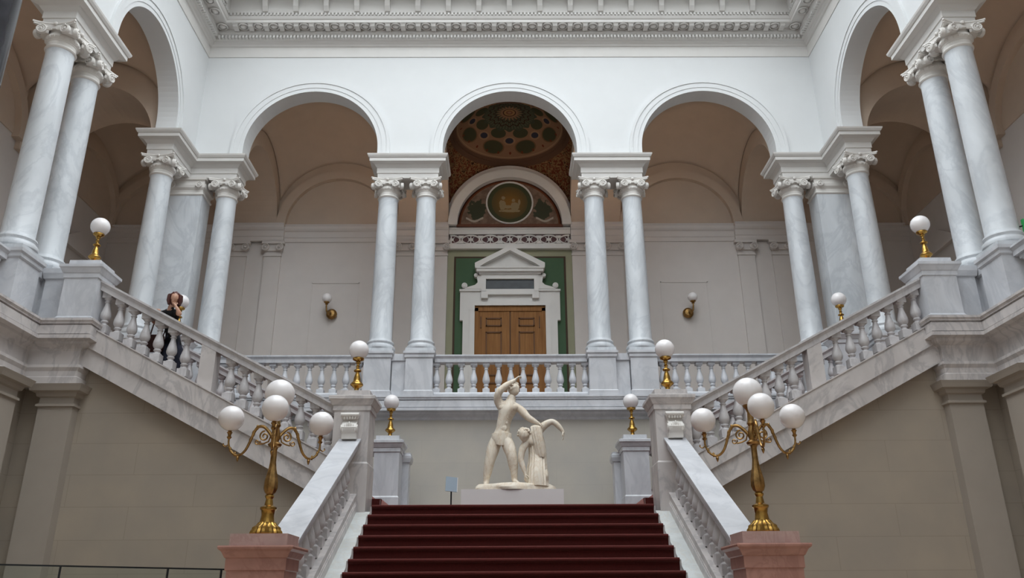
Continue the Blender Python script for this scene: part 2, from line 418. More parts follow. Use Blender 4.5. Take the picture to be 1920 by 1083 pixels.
# gallery outer walls and attic slabs
struct(MB().box(-12.8, 12.8, 23.0, 23.4, 0, 18.6).build('wall_gallery_back', M['gallery']))
for s in (-1, 1):
    struct(MB().box(*sorted((s*12.4, s*12.8)), HALLF, 23.0, 0, 18.6).build('wall_gallery_'+side(s), M['gallery']))
b = MB().box(-12.4, 12.4, 19.55, 23.0, 16.3, 16.6)
struct(b.build('ceiling', M['vault']))
for s in (-1, 1):
    struct(MB().box(*sorted((s*8.95, s*12.4)), HALLF, 19.55, 16.3, 16.6).build('ceiling.001', M['vault']))
struct(MB().box(-12.8, 12.8, -2.9, 23.4, 24.5, 24.7).build('ceiling', M['plaster']))
struct(MB().box(-7.3, 7.3, 17.7, 18.0, 18.3, 24.5).build('wall_attic_back', M['plaster']))
struct(MB().box(-7.3, 7.3, -2.8, HALLF, 18.3, 24.5).build('wall_attic_front', M['plaster']))
for s in (-1, 1):
    struct(MB().box(*sorted((s*7.1, s*7.4)), HALLF, 18.0, 18.3, 24.5).build('wall_attic_'+side(s), M['plaster']))
    struct(MB().box(*sorted((s*7.3, s*12.8)), HALLF, 23.4, 18.6, 18.8).build('ceiling', M['plaster']))
struct(MB().box(-7.4, 7.4, 17.9, 23.4, 18.6, 18.8).build('ceiling', M['plaster']))

# ---------------------------------------------------------------- arcade walls with arches
def arcpts(cx, cz, r, n=40, a0=0.0, a1=PI):
    return [(cx+r*math.cos(a0+(a1-a0)*i/n), cz+r*math.sin(a0+(a1-a0)*i/n)) for i in range(n+1)]
def arcade_poly(u0, u1, arches, zb, zt):
    # outline from (u0, zt) round; arches (centre, radius) rising from zb
    pts = [(u0, zt), (u0, zb)]
    for c, r in sorted(arches):
        pts += [(c-r, zb)] + list(reversed(arcpts(c, ZA, r))) + [(c+r, zb)]
    pts += [(u1, zb), (u1, zt)]
    return pts
BACK_ARCHES = [(-5.32, 1.79), (0.0, 1.79), (5.32, 1.79)]
SIDE_ARCHES = [(16.0, 1.66), (11.32, 1.66), (6.64, 1.66), (1.96, 1.66)]
struct(MB().prism(arcade_poly(-8.4, 8.4, BACK_ARCHES, ZE-0.02, 18.6), 'xz', 19.0, 19.48).build('wall_back_arcade', M['plaster']))
for s in (-1, 1):
    a, b_ = sorted((s*8.4, s*8.88))
    struct(MB().prism(arcade_poly(HALLF, 19.48, SIDE_ARCHES, ZE-0.02, 18.6), 'yz', a, b_).build('wall_%s_arcade' % side(s), M['plaster']))
# archivolts: a stepped moulded band round each arch
def archivolt(c, r, plane, a, sgn, name, label, loc):
    mb = MB()
    for r0, r1, t in ((r, r+0.11, 0.028), (r+0.11, r+0.25, 0.042), (r+0.25, r+0.33, 0.062)):
        outer = [(c+r1, ZE)] + arcpts(c, ZA, r1) + [(c-r1, ZE)]
        inner = [(c-r0, ZE)] + list(reversed(arcpts(c, ZA, r0))) + [(c+r0, ZE)]
        lo, hi = sorted((a, a+sgn*t)); mb.prism(outer+inner, plane, lo, hi)
    o = mb.build(name, M['plaster'], origin=loc); tag(o, label, 'arch moulding', 'arch mouldings'); return o
for i, (c, r) in enumerate(BACK_ARCHES):
    archivolt(c, r, 'xz', 19.0, -1, 'arch_moulding', 'white moulded band around the %s arch of the back wall' % ('left', 'middle', 'right')[i], (c, 19.0, ZE))
for s in (-1, 1):
    for k, (c, r) in enumerate(SIDE_ARCHES[:2]):
        archivolt(c, r, 'yz', s*8.4, -s, 'arch_moulding', 'white moulded band around the %s arch of the %s side wall' % (('far', 'near')[k], side(s)), (s*8.4, c, ZE))
# pale edging strips on the wall below the cornice
HALL = [(-8.4, HALLF), (-8.4, 19.0), (8.4, 19.0), (8.4, HALLF)]
cor = [(-0.03, 15.88), (0.02, 15.88), (0.025, 16.20), (0.06, 16.22), (0.08, 16.26), (0.14, 16.29), (0.15, 16.32), (0.22, 16.33), (0.22, 16.42), (0.26, 16.44), (0.30, 16.48), (0.30, 16.60),
       (0.60, 16.60), (0.60, 16.68), (0.63, 16.70), (0.67, 16.77), (0.62, 16.78), (0.62, 16.86), (0.66, 16.88), (0.67, 16.93), (0.67, 17.36), (0.74, 17.42), (1.50, 17.44), (1.50, 17.60), (1.62, 17.75), (1.62, 18.6), (-0.03, 18.6)]
cornice = thing('ceiling_cornice', 'deep white ceiling cornice with dentils, rosettes and brackets around the hall top', 'cornice', (0, 0, 0))
mb = MB().sweep(cor, HALL, solid=True)
x = -8.1
while x < 8.1:
    mb.box(x, x+0.055, 18.70, 18.80, 16.335, 16.415); x += 0.095
x = -7.7
while x < 7.7:
    mb.box(x, x+0.05, 18.31, 18.40, 16.785, 16.855); x += 0.10
for s in (-1, 1):
    y = 14.0
    while y < 18.6:
        mb.box(*sorted((s*(8.4-0.20), s*(8.4-0.30))), y, y+0.055, 16.335, 16.415); y += 0.095
    y = 14.0
    while y < 18.3:
        mb.box(*sorted((s*(8.4-0.60), s*(8.4-0.69))), y, y+0.05, 16.785, 16.855); y += 0.10
mb.build('moulding', M['stucco'], cornice)
PITCH = 0.421
mod = MB().prism([(0, 0.0), (0, -0.075), (-0.06, -0.10), (-0.15, -0.07), (-0.23, -0.075), (-0.26, -0.04), (-0.26, 0)], 'yz', -0.065, 0.065).box(-0.08, 0.08, -0.28, 0.0, -0.018, 0.0)
ros = MB().sphere((0, 0, 0), 1, 18, 8, (0.10, 0.09, 0.075)).lathe([(0.13, 0.0), (0.155, -0.03), (0.13, -0.05), (0.11, -0.03), (0.13, 0.0)], seg=20)
brk = MB().prism([(0.05, -0.05), (-0.02, -0.02), (-0.10, 0.10), (-0.16, 0.28), (-0.26, 0.34), (-0.33, 0.42), (-0.33, 0.51), (0.05, 0.51)], 'yz', -0.07, 0.07).box(-0.085, 0.085, -0.40, -0.2, 0.42, 0.51)
m0 = r0 = b0 = None
for k in range(-18, 19):
    xx = k*PITCH
    if abs(xx) < 7.95:
        if m0 is None: m0 = mod.build('modillion', M['stucco'], cornice, loc=(xx, 18.70, 16.60))
        else: child(m0, 'modillion', cornice, (xx, 18.70, 16.60))
    if k < 18:
        if r0 is None: r0 = ros.build('rosette', M['stucco'], cornice, loc=(xx+PITCH/2, 18.55, 16.60))
        else: child(r0, 'rosette', cornice, (xx+PITCH/2, 18.55, 16.60))
    if k % 2 == 0 and abs(xx) < 7.2:
        if b0 is None: b0 = brk.build('bracket', M['stucco'], cornice, loc=(xx, 18.32, 16.92))
        else: child(b0, 'bracket', cornice, (xx, 18.32, 16.92))
for s in (-1, 1):
    for k in range(5):
        yy = 18.13-k*PITCH
        child(m0, 'modillion', cornice, (s*8.10, yy, 16.60), s*PI/2)
        child(r0, 'rosette', cornice, (s*7.95, yy-PITCH/2, 16.60), PI/2)
    child(r0, 'rosette', cornice, (s*7.95, 18.55, 16.60))
    for k in range(2): child(b0, 'bracket', cornice, (s*7.72, 17.9-k*2*PITCH, 16.92), s*PI/2)
# glazing bars of the skylight
mb = MB()
for k in range(-3, 4): mb.box(k*2.0-0.05, k*2.0+0.05, HALLF, 17.6, 24.0, 24.12)
for k in range(9): mb.box(-7.1, 7.1, 1.0+k*2.0-0.05, 1.0+k*2.0+0.05, 24.02, 24.1)
struct(mb.build('window_1', M['plaster']))

# ---------------------------------------------------------------- vaults of the gallery bays
def vault_mesh(hx, hy, zring=14.75, rho=1.70, rise=0.80, painted=False, n=44):
    R = 2.66; mb = MB(); vs = []; fs = []
    zc0 = zring-math.sqrt(R*R-rho*rho)
    Rd = (rho*rho+rise*rise)/(2*rise)
    for i in range(n+1):
        for j in range(n+1):
            x = -hx+2*hx*i/n; y = -hy+2*hy*j/n; r = math.hypot(x, y)
            if r < rho: z = zring+rise-Rd+math.sqrt(Rd*Rd-r*r)
            else: z = zc0+math.sqrt(max(R*R-r*r, 0.0))
            vs.append((x, y, z))
    for i in range(n):
        for j in range(n): fs.append((i*(n+1)+j, (i+1)*(n+1)+j, (i+1)*(n+1)+j+1, i*(n+1)+j+1))
    mb.add(vs, fs, True)
    if not painted:
        pass
    else:
        mb.lathe([(1.69, 14.80), (1.73, 14.76), (1.70, 14.735), (1.66, 14.76), (1.69, 14.80)], seg=64)
    return mb
BC = 21.25
dome = vault_mesh(1.90, 1.75, painted=True).build('painted_dome', M['dome'], recalc=False)
dome.location = (0, BC, 0)
dome.modifiers.new('thick', 'SOLIDIFY').thickness = 0.04; dome.modifiers['thick'].offset = 1
tag(dome, 'dark domed ceiling painted with a sunburst rosette and ovals behind the middle arch', 'painted ceiling')
v0 = vault_mesh(1.90, 1.75, zring=14.86).build('ceiling.010', M['vault'], recalc=False); v0.location = (-5.32, BC, 0); struct(v0)
v0.modifiers.new('thick', 'SOLIDIFY').thickness = 0.04
v1_ = vault_mesh(1.76, 1.72, zring=14.86).build('ceiling.012', M['vault'], recalc=False); v1_.location = (-10.65, 16.0, 0); struct(v1_)
v1_.modifiers.new('thick', 'SOLIDIFY').thickness = 0.04
for i, (x, y) in enumerate([(5.32, BC), (-10.65, BC), (10.65, BC)]):
    c = v0.copy(); c.name = 'ceiling.011'; COL.objects.link(c); c.location = (x, y, 0)
for (x, y) in [(s*10.65, c) for s in (-1, 1) for c, r in SIDE_ARCHES[:3]][1:]:
    c = v1_.copy(); c.name = 'ceiling.013'; COL.objects.link(c); c.location = (x, y, 0)
# transverse arches between the bays, and facing arches on the gallery walls
def rib(plane, a0, a1, c, half, r=1.62, name='trim_1', zs=12.53):
    pts = [(c-half, 16.4), (c-half, ZC+0.2), (c-r, ZC+0.2), (c-r, zs)] + list(reversed(arcpts(c, zs, r, 32)))[1:] + [(c+r, ZC+0.2), (c+half, ZC+0.2), (c+half, 16.4)]
    return struct(MB().prism(pts, plane, a0, a1).build(name, M['vault']))
for x0, x1 in ((-3.45, -1.90), (1.90, 3.45), (-8.9, -7.22), (7.22, 8.9)):
    rib('yz', x0, x1, BC, 1.76)
for s in (-1, 1):
    for y0, y1 in ((17.82, 19.6), (13.0, 14.32), (8.32, 9.62)):
        rib('xz', y0, y1, s*10.65, 1.76)
# facing arches on back wall
def face_arch(c, plane, a0, a1, mat, r0=1.62, r1=1.90, zs=12.53):
    pts = [(c+r1, zs-0.02)] + arcpts(c, zs, r1, 36) + [(c-r1, zs-0.02), (c-r0, zs-0.02)] + list(reversed(arcpts(c, zs, r0, 36))) + [(c+r0, zs-0.02)]
    return struct(MB().prism(pts, plane, a0, a1).build('trim_2', mat))
face_arch(0, 'xz', 22.72, 23.0, M['stucco'])
for c in (-5.32, 5.32, -10.65, 10.65): face_arch(c, 'xz', 22.8, 23.0, M['vault'])
for s in (-1, 1):
    for c in (BC, 16.0, 11.32): face_arch(c, 'yz', *sorted((s*12.2, s*12.4)), M['vault'])
# the walls' upper (vault) part in the warmer paint: lunettes
for c in (-5.32, 5.32, -10.65, 10.65):
    struct(MB().box(c-1.9, c+1.9, 22.97, 23.0, 12.6, 15.8).build('wall_back_lunette', M['vault']))
for s in (-1, 1):
    for c in (BC, 16.0, 11.32, 6.64):
        struct(MB().box(*sorted((s*12.37, s*12.4)), c-1.9, c+1.9, 12.6, 15.8).build('wall_%s_lunette' % side(s), M['vault']))

# ---------------------------------------------------------------- columns
def volute_mb():
    mb = MB(); st = 0
    mb.lathe([(0.0, -0.03), (0.082, -0.03), (0.086, 0.0), (0.08, 0.028), (0.0, 0.03)], seg=20, axis='y')
    pts = []; rr = []
    for i in range(40):
        a = i/39*4.3*PI; r = 0.088*(1-i/39*0.78)
        pts.append((r*math.sin(a), -0.035, r*math.cos(a))); rr.append(0.014*(1-i/39*0.45))
    mb.tube(pts, rr, 6); mb.sphere((0, -0.036, 0), 0.022, 10, 6)
    return mb
def capital_mesh():
    mb = MB()
    mb.lathe([(0.255, 0.0), (0.275, 0.015), (0.285, 0.04), (0.27, 0.06), (0.258, 0.075), (0.258, 0.15), (0.268, 0.16), (0.268, 0.175), (0.285, 0.19), (0.312, 0.23), (0.31, 0.275), (0.27, 0.30), (0.27, 0.44)], seg=28)
    for k in range(20):
        a = 2*PI*k/20; mb.sphere((0.298*math.cos(a), 0.298*math.sin(a), 0.235), 0.026, 8, 6, (0.7, 0.7, 1.4))
    pts = []
    for q in range(4):
        a = q*PI/2
        for t in range(-6, 7):
            u = t/6.0; x = u*(0.40 if abs(t) < 6 else 0.385); y = -0.305-0.10*u*u
            pts.append((x*math.cos(a)-y*math.sin(a), x*math.sin(a)+y*math.cos(a)))
    mb.prism(pts, 'xy', 0.44, 0.475); mb.prism([(p[0]*1.04, p[1]*1.04) for p in pts], 'xy', 0.475, 0.505)
    for q in range(4):
        a = q*PI/2; m = Matrix.Rotation(a, 4, 'Z'); st = len(mb.v)
        # the channel joining the two volutes, with a raised border
        cp_ = [(-0.24, 0.385), (-0.12, 0.37), (0, 0.362), (0.12, 0.37), (0.24, 0.385), (0.26, 0.44), (-0.26, 0.44)]
        mb.prism(cp_, 'xz', -0.325, -0.22)
        mb.tube([(x, -0.328, z) for x, z in cp_[:5]], 0.012, 6)
        mb.sphere((0, -0.345, 0.465), 0.042, 10, 8, (1.0, 0.6, 0.9))
        for sg in (-1, 1):
            mb.tube([(sg*(0.13-0.022*i), -0.355, 0.33-0.012*i+0.003*i*i) for i in range(5)], [0.016]*5, 6)
        mb.xf(m, st)
    return mb
def volutes_corner():
    mb = MB()
    for s in (-1, 1):
        st = len(mb.v); v = volute_mb(); mb.add(v.v, v.f, True)
        if s < 0: m = Matrix.Translation((-0.235, -0.365, 0.315)) @ Matrix.Rotation(math.radians(14), 4, 'Z') @ Matrix.Scale(1.10, 4)
        else: m = Matrix.Translation((-0.365, -0.235, 0.315)) @ Matrix.Rotation(math.radians(-104), 4, 'Z') @ Matrix.Scale(1.10, 4) @ Matrix.Scale(-1, 4, (1, 0, 0))
        mb.xf(m, st)
    mb.prism([(-0.20, -0.36), (-0.36, -0.20), (-0.30, -0.12), (-0.12, -0.30)], 'xy', 0.27, 0.43)
    return mb
def column_proto():
    t = thing('column', '', 'column')
    MB().box(-0.345, 0.345, -0.345, 0.345, 0, 0.085).lathe([(0.34, 0.085), (0.365, 0.11), (0.37, 0.15), (0.355, 0.185), (0.325, 0.195), (0.315, 0.225), (0.325, 0.25), (0.335, 0.27), (0.325, 0.30), (0.30, 0.315), (0.292, 0.335), (0.285, 0.345)], seg=32).build('base', M['column'], t)
    MB().lathe([(0.292, 0.335), (0.278, 0.36), (0.276, 1.2), (0.27, 2.2), (0.262, 3.2), (0.25, 4.05), (0.252, 4.14), (0.265, 4.17)], seg=36).build('shaft', M['column'], t)
    c = capital_mesh().build('capital', M['capital'], t, loc=(0, 0, 4.15))
    v = volutes_corner().build('volute', M['capital'], c)
    for q in (1, 2, 3): child(v, 'volute', c, (0, 0, 0), q*PI/2)
    # total height 4.15+0.505 -> stretch to fit between pedestal and entablature
    t.scale = (1, 1, (ZC-7.335)/4.655)
    return t
ZP = 7.335
colp = column_proto(); first = True
def place_column(x, y, label, group='grey-white marble columns'):
    global first
    if first:
        first = False; colp.location = (x, y, ZP); colp['label'] = label; colp['group'] = group; return colp
    c = dup(colp, (x, y, ZP), 0, label, group=group); return c
def pedestal_mb(w=0.325, d=0.33):
    mb = MB(); rect = [(-w, -d), (w, -d), (w, d), (-w, d)]
    mb.sweep([(0.03, 0), (0.03, 0.12), (0.0, 0.15), (0.0, 0.93), (0.015, 0.94), (0.03, 0.96), (0.03, 1.02), (0.06, 1.05), (0.06, 1.11)], rect, closed=True)
    return mb
pedp = None
def place_pedestal(x, y, label):
    global pedp
    if pedp is None:
        pedp = pedestal_mb().build('column_pedestal', M['marble']); tag(pedp, label, 'pedestal', 'column pedestals'); pedp.location = (x, y, ZG); return pedp
    c = pedp.copy(); COL.objects.link(c); c.location = (x, y, ZG); c['label'] = label; return c
YC = 19.35
for s in (-1, 1):
    for k, xx in enumerate((2.214, 3.222)):
        d = ('inner', 'outer')[k]
        place_column(s*xx, YC, '%s column of the pair %s of the middle arch' % (d, side(s)))
        place_pedestal(s*xx, YC, 'marble pedestal under the %s column %s of the middle arch' % (d, side(s)))
    place_column(s*7.497, YC, 'column at the outer end of the back arcade, in the %s corner' % side(s))
    place_pedestal(s*7.497, YC, 'marble pedestal under the back arcade column in the %s corner' % side(s))
    place_column(s*8.73, 18.10, 'side wall column next to the %s corner pier' % side(s))
    place_pedestal(s*8.73, 18.10, 'marble pedestal under the side column by the %s corner pier' % side(s))
    for yy, d in ((13.17, 'nearer'), (14.15, 'farther')):
        place_column(s*8.73, yy, '%s column of the tall pair at the %s edge of the photo' % (d, side(s)))
        place_pedestal(s*8.73, yy, 'marble pedestal under the %s column of the %s edge pair' % (d, side(s)))
    for yy, d in ((8.49, 'nearer'), (9.47, 'farther')):
        place_column(s*8.73, yy, '%s column of the next side pair toward the entrance, %s' % (d, side(s)))
        place_pedestal(s*8.73, yy, 'marble pedestal under the %s column of the entrance side pair, %s' % (d, side(s)))

# corner piers (square, marble, with a pilaster capital)
def pier_capital(mb, rect, z0):
    mb.sweep([(0.0, z0), (0.03, z0+0.03), (0.03, z0+0.06), (0.0, z0+0.09), (0.0, z0+0.16), (0.05, z0+0.22), (0.06, z0+0.29), (0.03, z0+0.30), (0.03, z0+0.42), (0.07, z0+0.44), (0.08, z0+0.505)], rect, closed=True)
for s in (-1, 1):
    x0, x1 = sorted((s*8.03, s*8.93)); y0, y1 = 19.03, 19.62
    t = thing('corner_pier', 'square pale marble pier between the columns in the %s back corner' % side(s), 'pier', (s*8.5, 19.35, ZG))
    R_ = [(x0, y0), (x1, y0), (x1, y1), (x0, y1)]
    o = (s*8.5, 19.35, ZG)
    MB().sweep([(0.05, ZG), (0.05, ZG+0.15), (0.0, ZG+0.2), (0, ZG+0.93), (0.05, ZG+1.0), (0.05, 7.335), (0.07, 7.36), (0.07, 7.5), (0.03, 7.55), (0.03, 7.65), (0, 7.68), (0, 11.6)], R_, closed=True).build('shaft', M['column'], t, origin=o).location = (0, 0, 0)
    mb = MB(); pier_capital(mb, R_, 11.58)
    c = mb.build('capital', M['capital'], t, origin=o); c.location = (0, 0, 0)
    vm = volute_mb()
    v1 = vm.build('volute', M['capital'], c, loc=(-s*(8.5-8.13), 19.0-19.35-0.03, 11.86-ZG))
    child(v1, 'volute', c, (s*0.33, -0.38, 11.86-ZG))
    child(v1, 'volute', c, (-s*0.49, -0.25, 11.86-ZG), -s*-PI/2)
    child(v1, 'volute', c, (-s*0.49, 0.18, 11.86-ZG), -s*-PI/2)

# entablature blocks
ENT = [(0.0, ZC), (0.0, ZC+0.13), (0.02, ZC+0.14), (0.02, ZC+0.29), (0.04, ZC+0.31), (0.07, ZC+0.35), (0.09, ZC+0.38), (0.20, ZC+0.41), (0.20, ZC+0.50), (0.22, ZC+0.51), (0.25, ZC+0.56), (0.26, ZC+0.60), (0.26, ZE)]
def entab(poly, label, loc):
    mb = MB().sweep(ENT, poly, closed=True); o = mb.build('entablature_block', M['stucco'], origin=loc); tag(o, label, 'entablature', 'entablature blocks on the columns'); return o
def rect(x0, x1, y0, y1): return [(x0, y0), (x1, y0), (x1, y1), (x0, y1)]
for s in (-1, 1):
    x0, x1 = sorted((s*1.89, s*3.49))
    entab(rect(x0, x1, 19.02, 19.68), 'moulded entablature over the column pair %s of the middle arch' % side(s), (s*2.69, 19.35, ZC))
    pl = [(8.42, 17.78), (8.42, 19.02), (7.2, 19.02), (7.2, 19.68), (9.04, 19.68), (9.04, 17.78)]
    pl = [(s*a, b) for a, b in pl]
    if s > 0: pl = list(reversed(pl))
    # ensure counter-clockwise
    ar = sum(pl[i][0]*pl[(i+1) % 6][1]-pl[(i+1) % 6][0]*pl[i][1] for i in range(6))
    if ar < 0: pl = list(reversed(pl))
    entab(pl, 'L-shaped moulded entablature over the columns in the %s back corner' % side(s), (s*8.6, 19.3, ZC))
    x0, x1 = sorted((s*8.42, s*9.04))
    entab(rect(x0, x1, 12.90, 14.42), 'moulded entablature over the near column pair at the %s edge' % side(s), (s*8.73, 13.66, ZC))
    entab(rect(x0, x1, 8.22, 9.74), 'moulded entablature over the entrance column pair on the %s' % side(s), (s*8.73, 8.98, ZC))

# ---------------------------------------------------------------- gallery ledge (stone band around the hall)
LEDGE = [(-0.02, 6.225), (0.23, 6.225), (0.23, 6.185), (0.215, 6.175), (0.205, 6.155), (0.205, 6.135), (0.165, 6.132), (0.165, 6.112), (0.195, 6.105), (0.195, 5.955), (0.175, 5.95), (0.175, 5.935), (0.23, 5.928), (0.23, 5.865), (0.13, 5.845), (0.12, 5.80), (0.02, 5.74), (0.0, 5.70)]
LOW = [(0.0, 5.46), (0.05, 5.45), (0.055, 5.40), (0.02, 5.34), (0.02, 5.25), (0.04, 5.23), (0.04, 5.12), (-0.02, 5.10)]
struct(MB().sweep(LEDGE+[(-0.02, 5.68)], [(-8.3, 17.7), (-8.3, 19.18), (8.3, 19.18), (8.3, 17.7)], solid=True).build('trim_3', M['marble']))
for s in (-1, 1):
    pth = [(-8.3, HALLF), (-8.3, 13.52), (-7.42, 13.52), (-7.42, 14.02)]
    if s > 0: pth = [(-x, y) for x, y in reversed(pth)]
    struct(MB().sweep(LEDGE+LOW, pth, solid=True).build('trim_4' if s < 0 else 'trim_5', M['marble_string']))
    # block behind the band under the newel
    struct(MB().box(*sorted((s*8.42, s*7.43)), 13.53, 14.02, 5.1, 6.22).build('trim_6' if s < 0 else 'trim_7', M['marble_string']))
# panel lines on ledge face under newel
# lower pilaster under that block
def low_pilaster(s, x0, x1, y0, y1, label):
    a, b_ = sorted((s*x0, s*x1)); loc = ((a+b_)/2, (y0+y1)/2, 0)
    t = thing('wall_pilaster', label, 'pilaster', loc)
    R_ = rect(a, b_, y0, y1)
    MB().sweep([(0.06, 0), (0.06, 0.35), (0, 0.42), (0, 4.77)], R_, closed=True).build('shaft', M['sandpier'], t, origin=loc).location = (0, 0, 0)
    MB().sweep([(0.0, 4.74), (0.035, 4.75), (0.035, 4.79), (0.0, 4.80), (0.0, 4.90), (0.04, 4.92), (0.06, 4.98), (0.13, 5.00), (0.15, 5.06), (0.17, 5.11)], R_, closed=True).build('capital', M['sandpier'], t, origin=loc).location = (0, 0, 0)
for s in (-1, 1):
    low_pilaster(s, 7.42, 8.0, 13.60, 13.95, 'tall beige stone pilaster under the %s stair-top pier' % side(s))
    low_pilaster(s, 8.12, 8.42, 12.55, 13.15, 'beige stone pilaster on the %s side wall near the corner' % side(s))
    low_pilaster(s, 8.12, 8.42, 8.70, 9.30, 'beige stone pilaster further forward on the %s side wall' % side(s))

# ---------------------------------------------------------------- balusters and balustrades
def baluster_mesh(h=0.72, deep=False):
    mb = MB()
    mb.box(-0.085, 0.085, -0.085, 0.085, -0.055 if deep else 0, 0.10)
    mb.lathe([(0.08, 0.10), (0.075, 0.115), (0.045, 0.135), (0.042, 0.155), (0.06, 0.17), (0.066, 0.185), (0.058, 0.20), (0.048, 0.212), (0.07, 0.24), (0.086, 0.275), (0.09, 0.31), (0.084, 0.36), (0.066, 0.43), (0.047, 0.50), (0.039, 0.56), (0.052, 0.568), (0.052, 0.583), (0.04, 0.592), (0.042, 0.61), (0.07, 0.64), (0.074, 0.655)], seg=20)
    mb.box(-0.082, 0.082, -0.082, 0.082, 0.655, h+(0.05 if deep else 0))
    return mb
BH = 0.72
balp = {}
def baluster(parent, loc, sc=1.0, key='rail', rz=0):
    if key not in balp:
        o = baluster_mesh(deep=(key != 'back')).build('baluster', M['marble'] if key == 'back' else M['marble_rail'], parent, loc=loc); balp[key] = o; o.scale = (1, 1, sc); return o
    o = child(balp[key], 'baluster', parent, loc, rz, (1, 1, sc)); return o
RAIL = [(-0.18, 0), (-0.18, -0.035), (-0.16, -0.05), (-0.135, -0.09), (-0.135, -0.175), (0.135, -0.175), (0.135, -0.09), (0.16, -0.05), (0.18, -0.035), (0.18, 0)]
def level_balustrade(p0, p1, xs, label, mat='marble'):
    # along x or y between pedestals; xs = distances along from p0 of each baluster
    p0 = Vector((p0[0], p0[1], ZG)); p1 = Vector((p1[0], p1[1], ZG)); d = (p1-p0).normalized()
    t = thing('gallery_balustrade', label, 'balustrade', tuple(p0)); Z = Vector((0, 0, 1))
    MB().bar(RAIL, (0, 0, 1.065), (p1-p0)+Z*1.065).build('handrail', M[mat], t)
    MB().bar([(-0.15, 0), (-0.15, 0.10), (-0.13, 0.135), (0.13, 0.135), (0.15, 0.10), (0.15, 0)], (0, 0, 0), (p1-p0)).build('base_rail', M[mat], t)
    for q in xs:
        baluster(t, tuple(d*q+Z*0.135), 0.755/BH, 'back')
    return t
xs = [1.83+0.301*k for k in range(-6, 7)]
level_balustrade((-1.86, YC), (1.86, YC), [x+0.03 for x in xs], 'white marble balustrade in front of the oak double door')
for s in (-1, 1):
    a, b_ = (-7.15, -3.57) if s < 0 else (3.57, 7.15)
    level_balustrade((a, YC), (b_, YC), [0.139+0.30*k for k in range(12)], 'white marble balustrade across the %s arch of the back gallery' % side(s))
    level_balustrade((s*8.73, 9.82), (s*8.73, 12.82), [0.15+0.30*k for k in range(10)], 'white marble gallery balustrade nearest the %s edge pair of columns' % side(s))
    # short solid links between pedestals
    for (x0, x1, y0, y1, lb) in ((2.55, 2.88, 19.14, 19.56, 'low marble link between the paired pedestals %s of the door' % side(s)), (8.52, 8.95, 13.5, 13.82, 'low marble link between the paired pedestals at the %s edge' % side(s))):
        x0, x1 = sorted((s*x0, s*x1)); loc = ((x0+x1)/2, (y0+y1)/2, ZG)
        prof = [(0.0, ZG), (0.0, ZG+0.88), (0.04, ZG+0.90), (0.04, ZG+1.065)]
        tag(MB().sweep(prof, rect(x0, x1, y0, y1), closed=True).build('parapet_link', M['marble'], origin=loc), lb, 'parapet')
    # parapet from the far pedestal of the near pair to the stair-top newel
    x0, x1 = sorted((s*7.92, s*8.42)); loc = ((x0+x1)/2, 13.9, ZG)
    tag(MB().sweep([(0.0, ZG), (0.0, ZG+0.88), (0.03, ZG+0.90), (0.05, ZG+1.0), (0.05, ZG+1.09)], rect(x0, x1, 13.74, 14.06), closed=True).build('parapet_link', M['marble'], origin=loc),
        'marble parapet joining the %s stair-top newel to the column pedestals' % side(s), 'parapet')

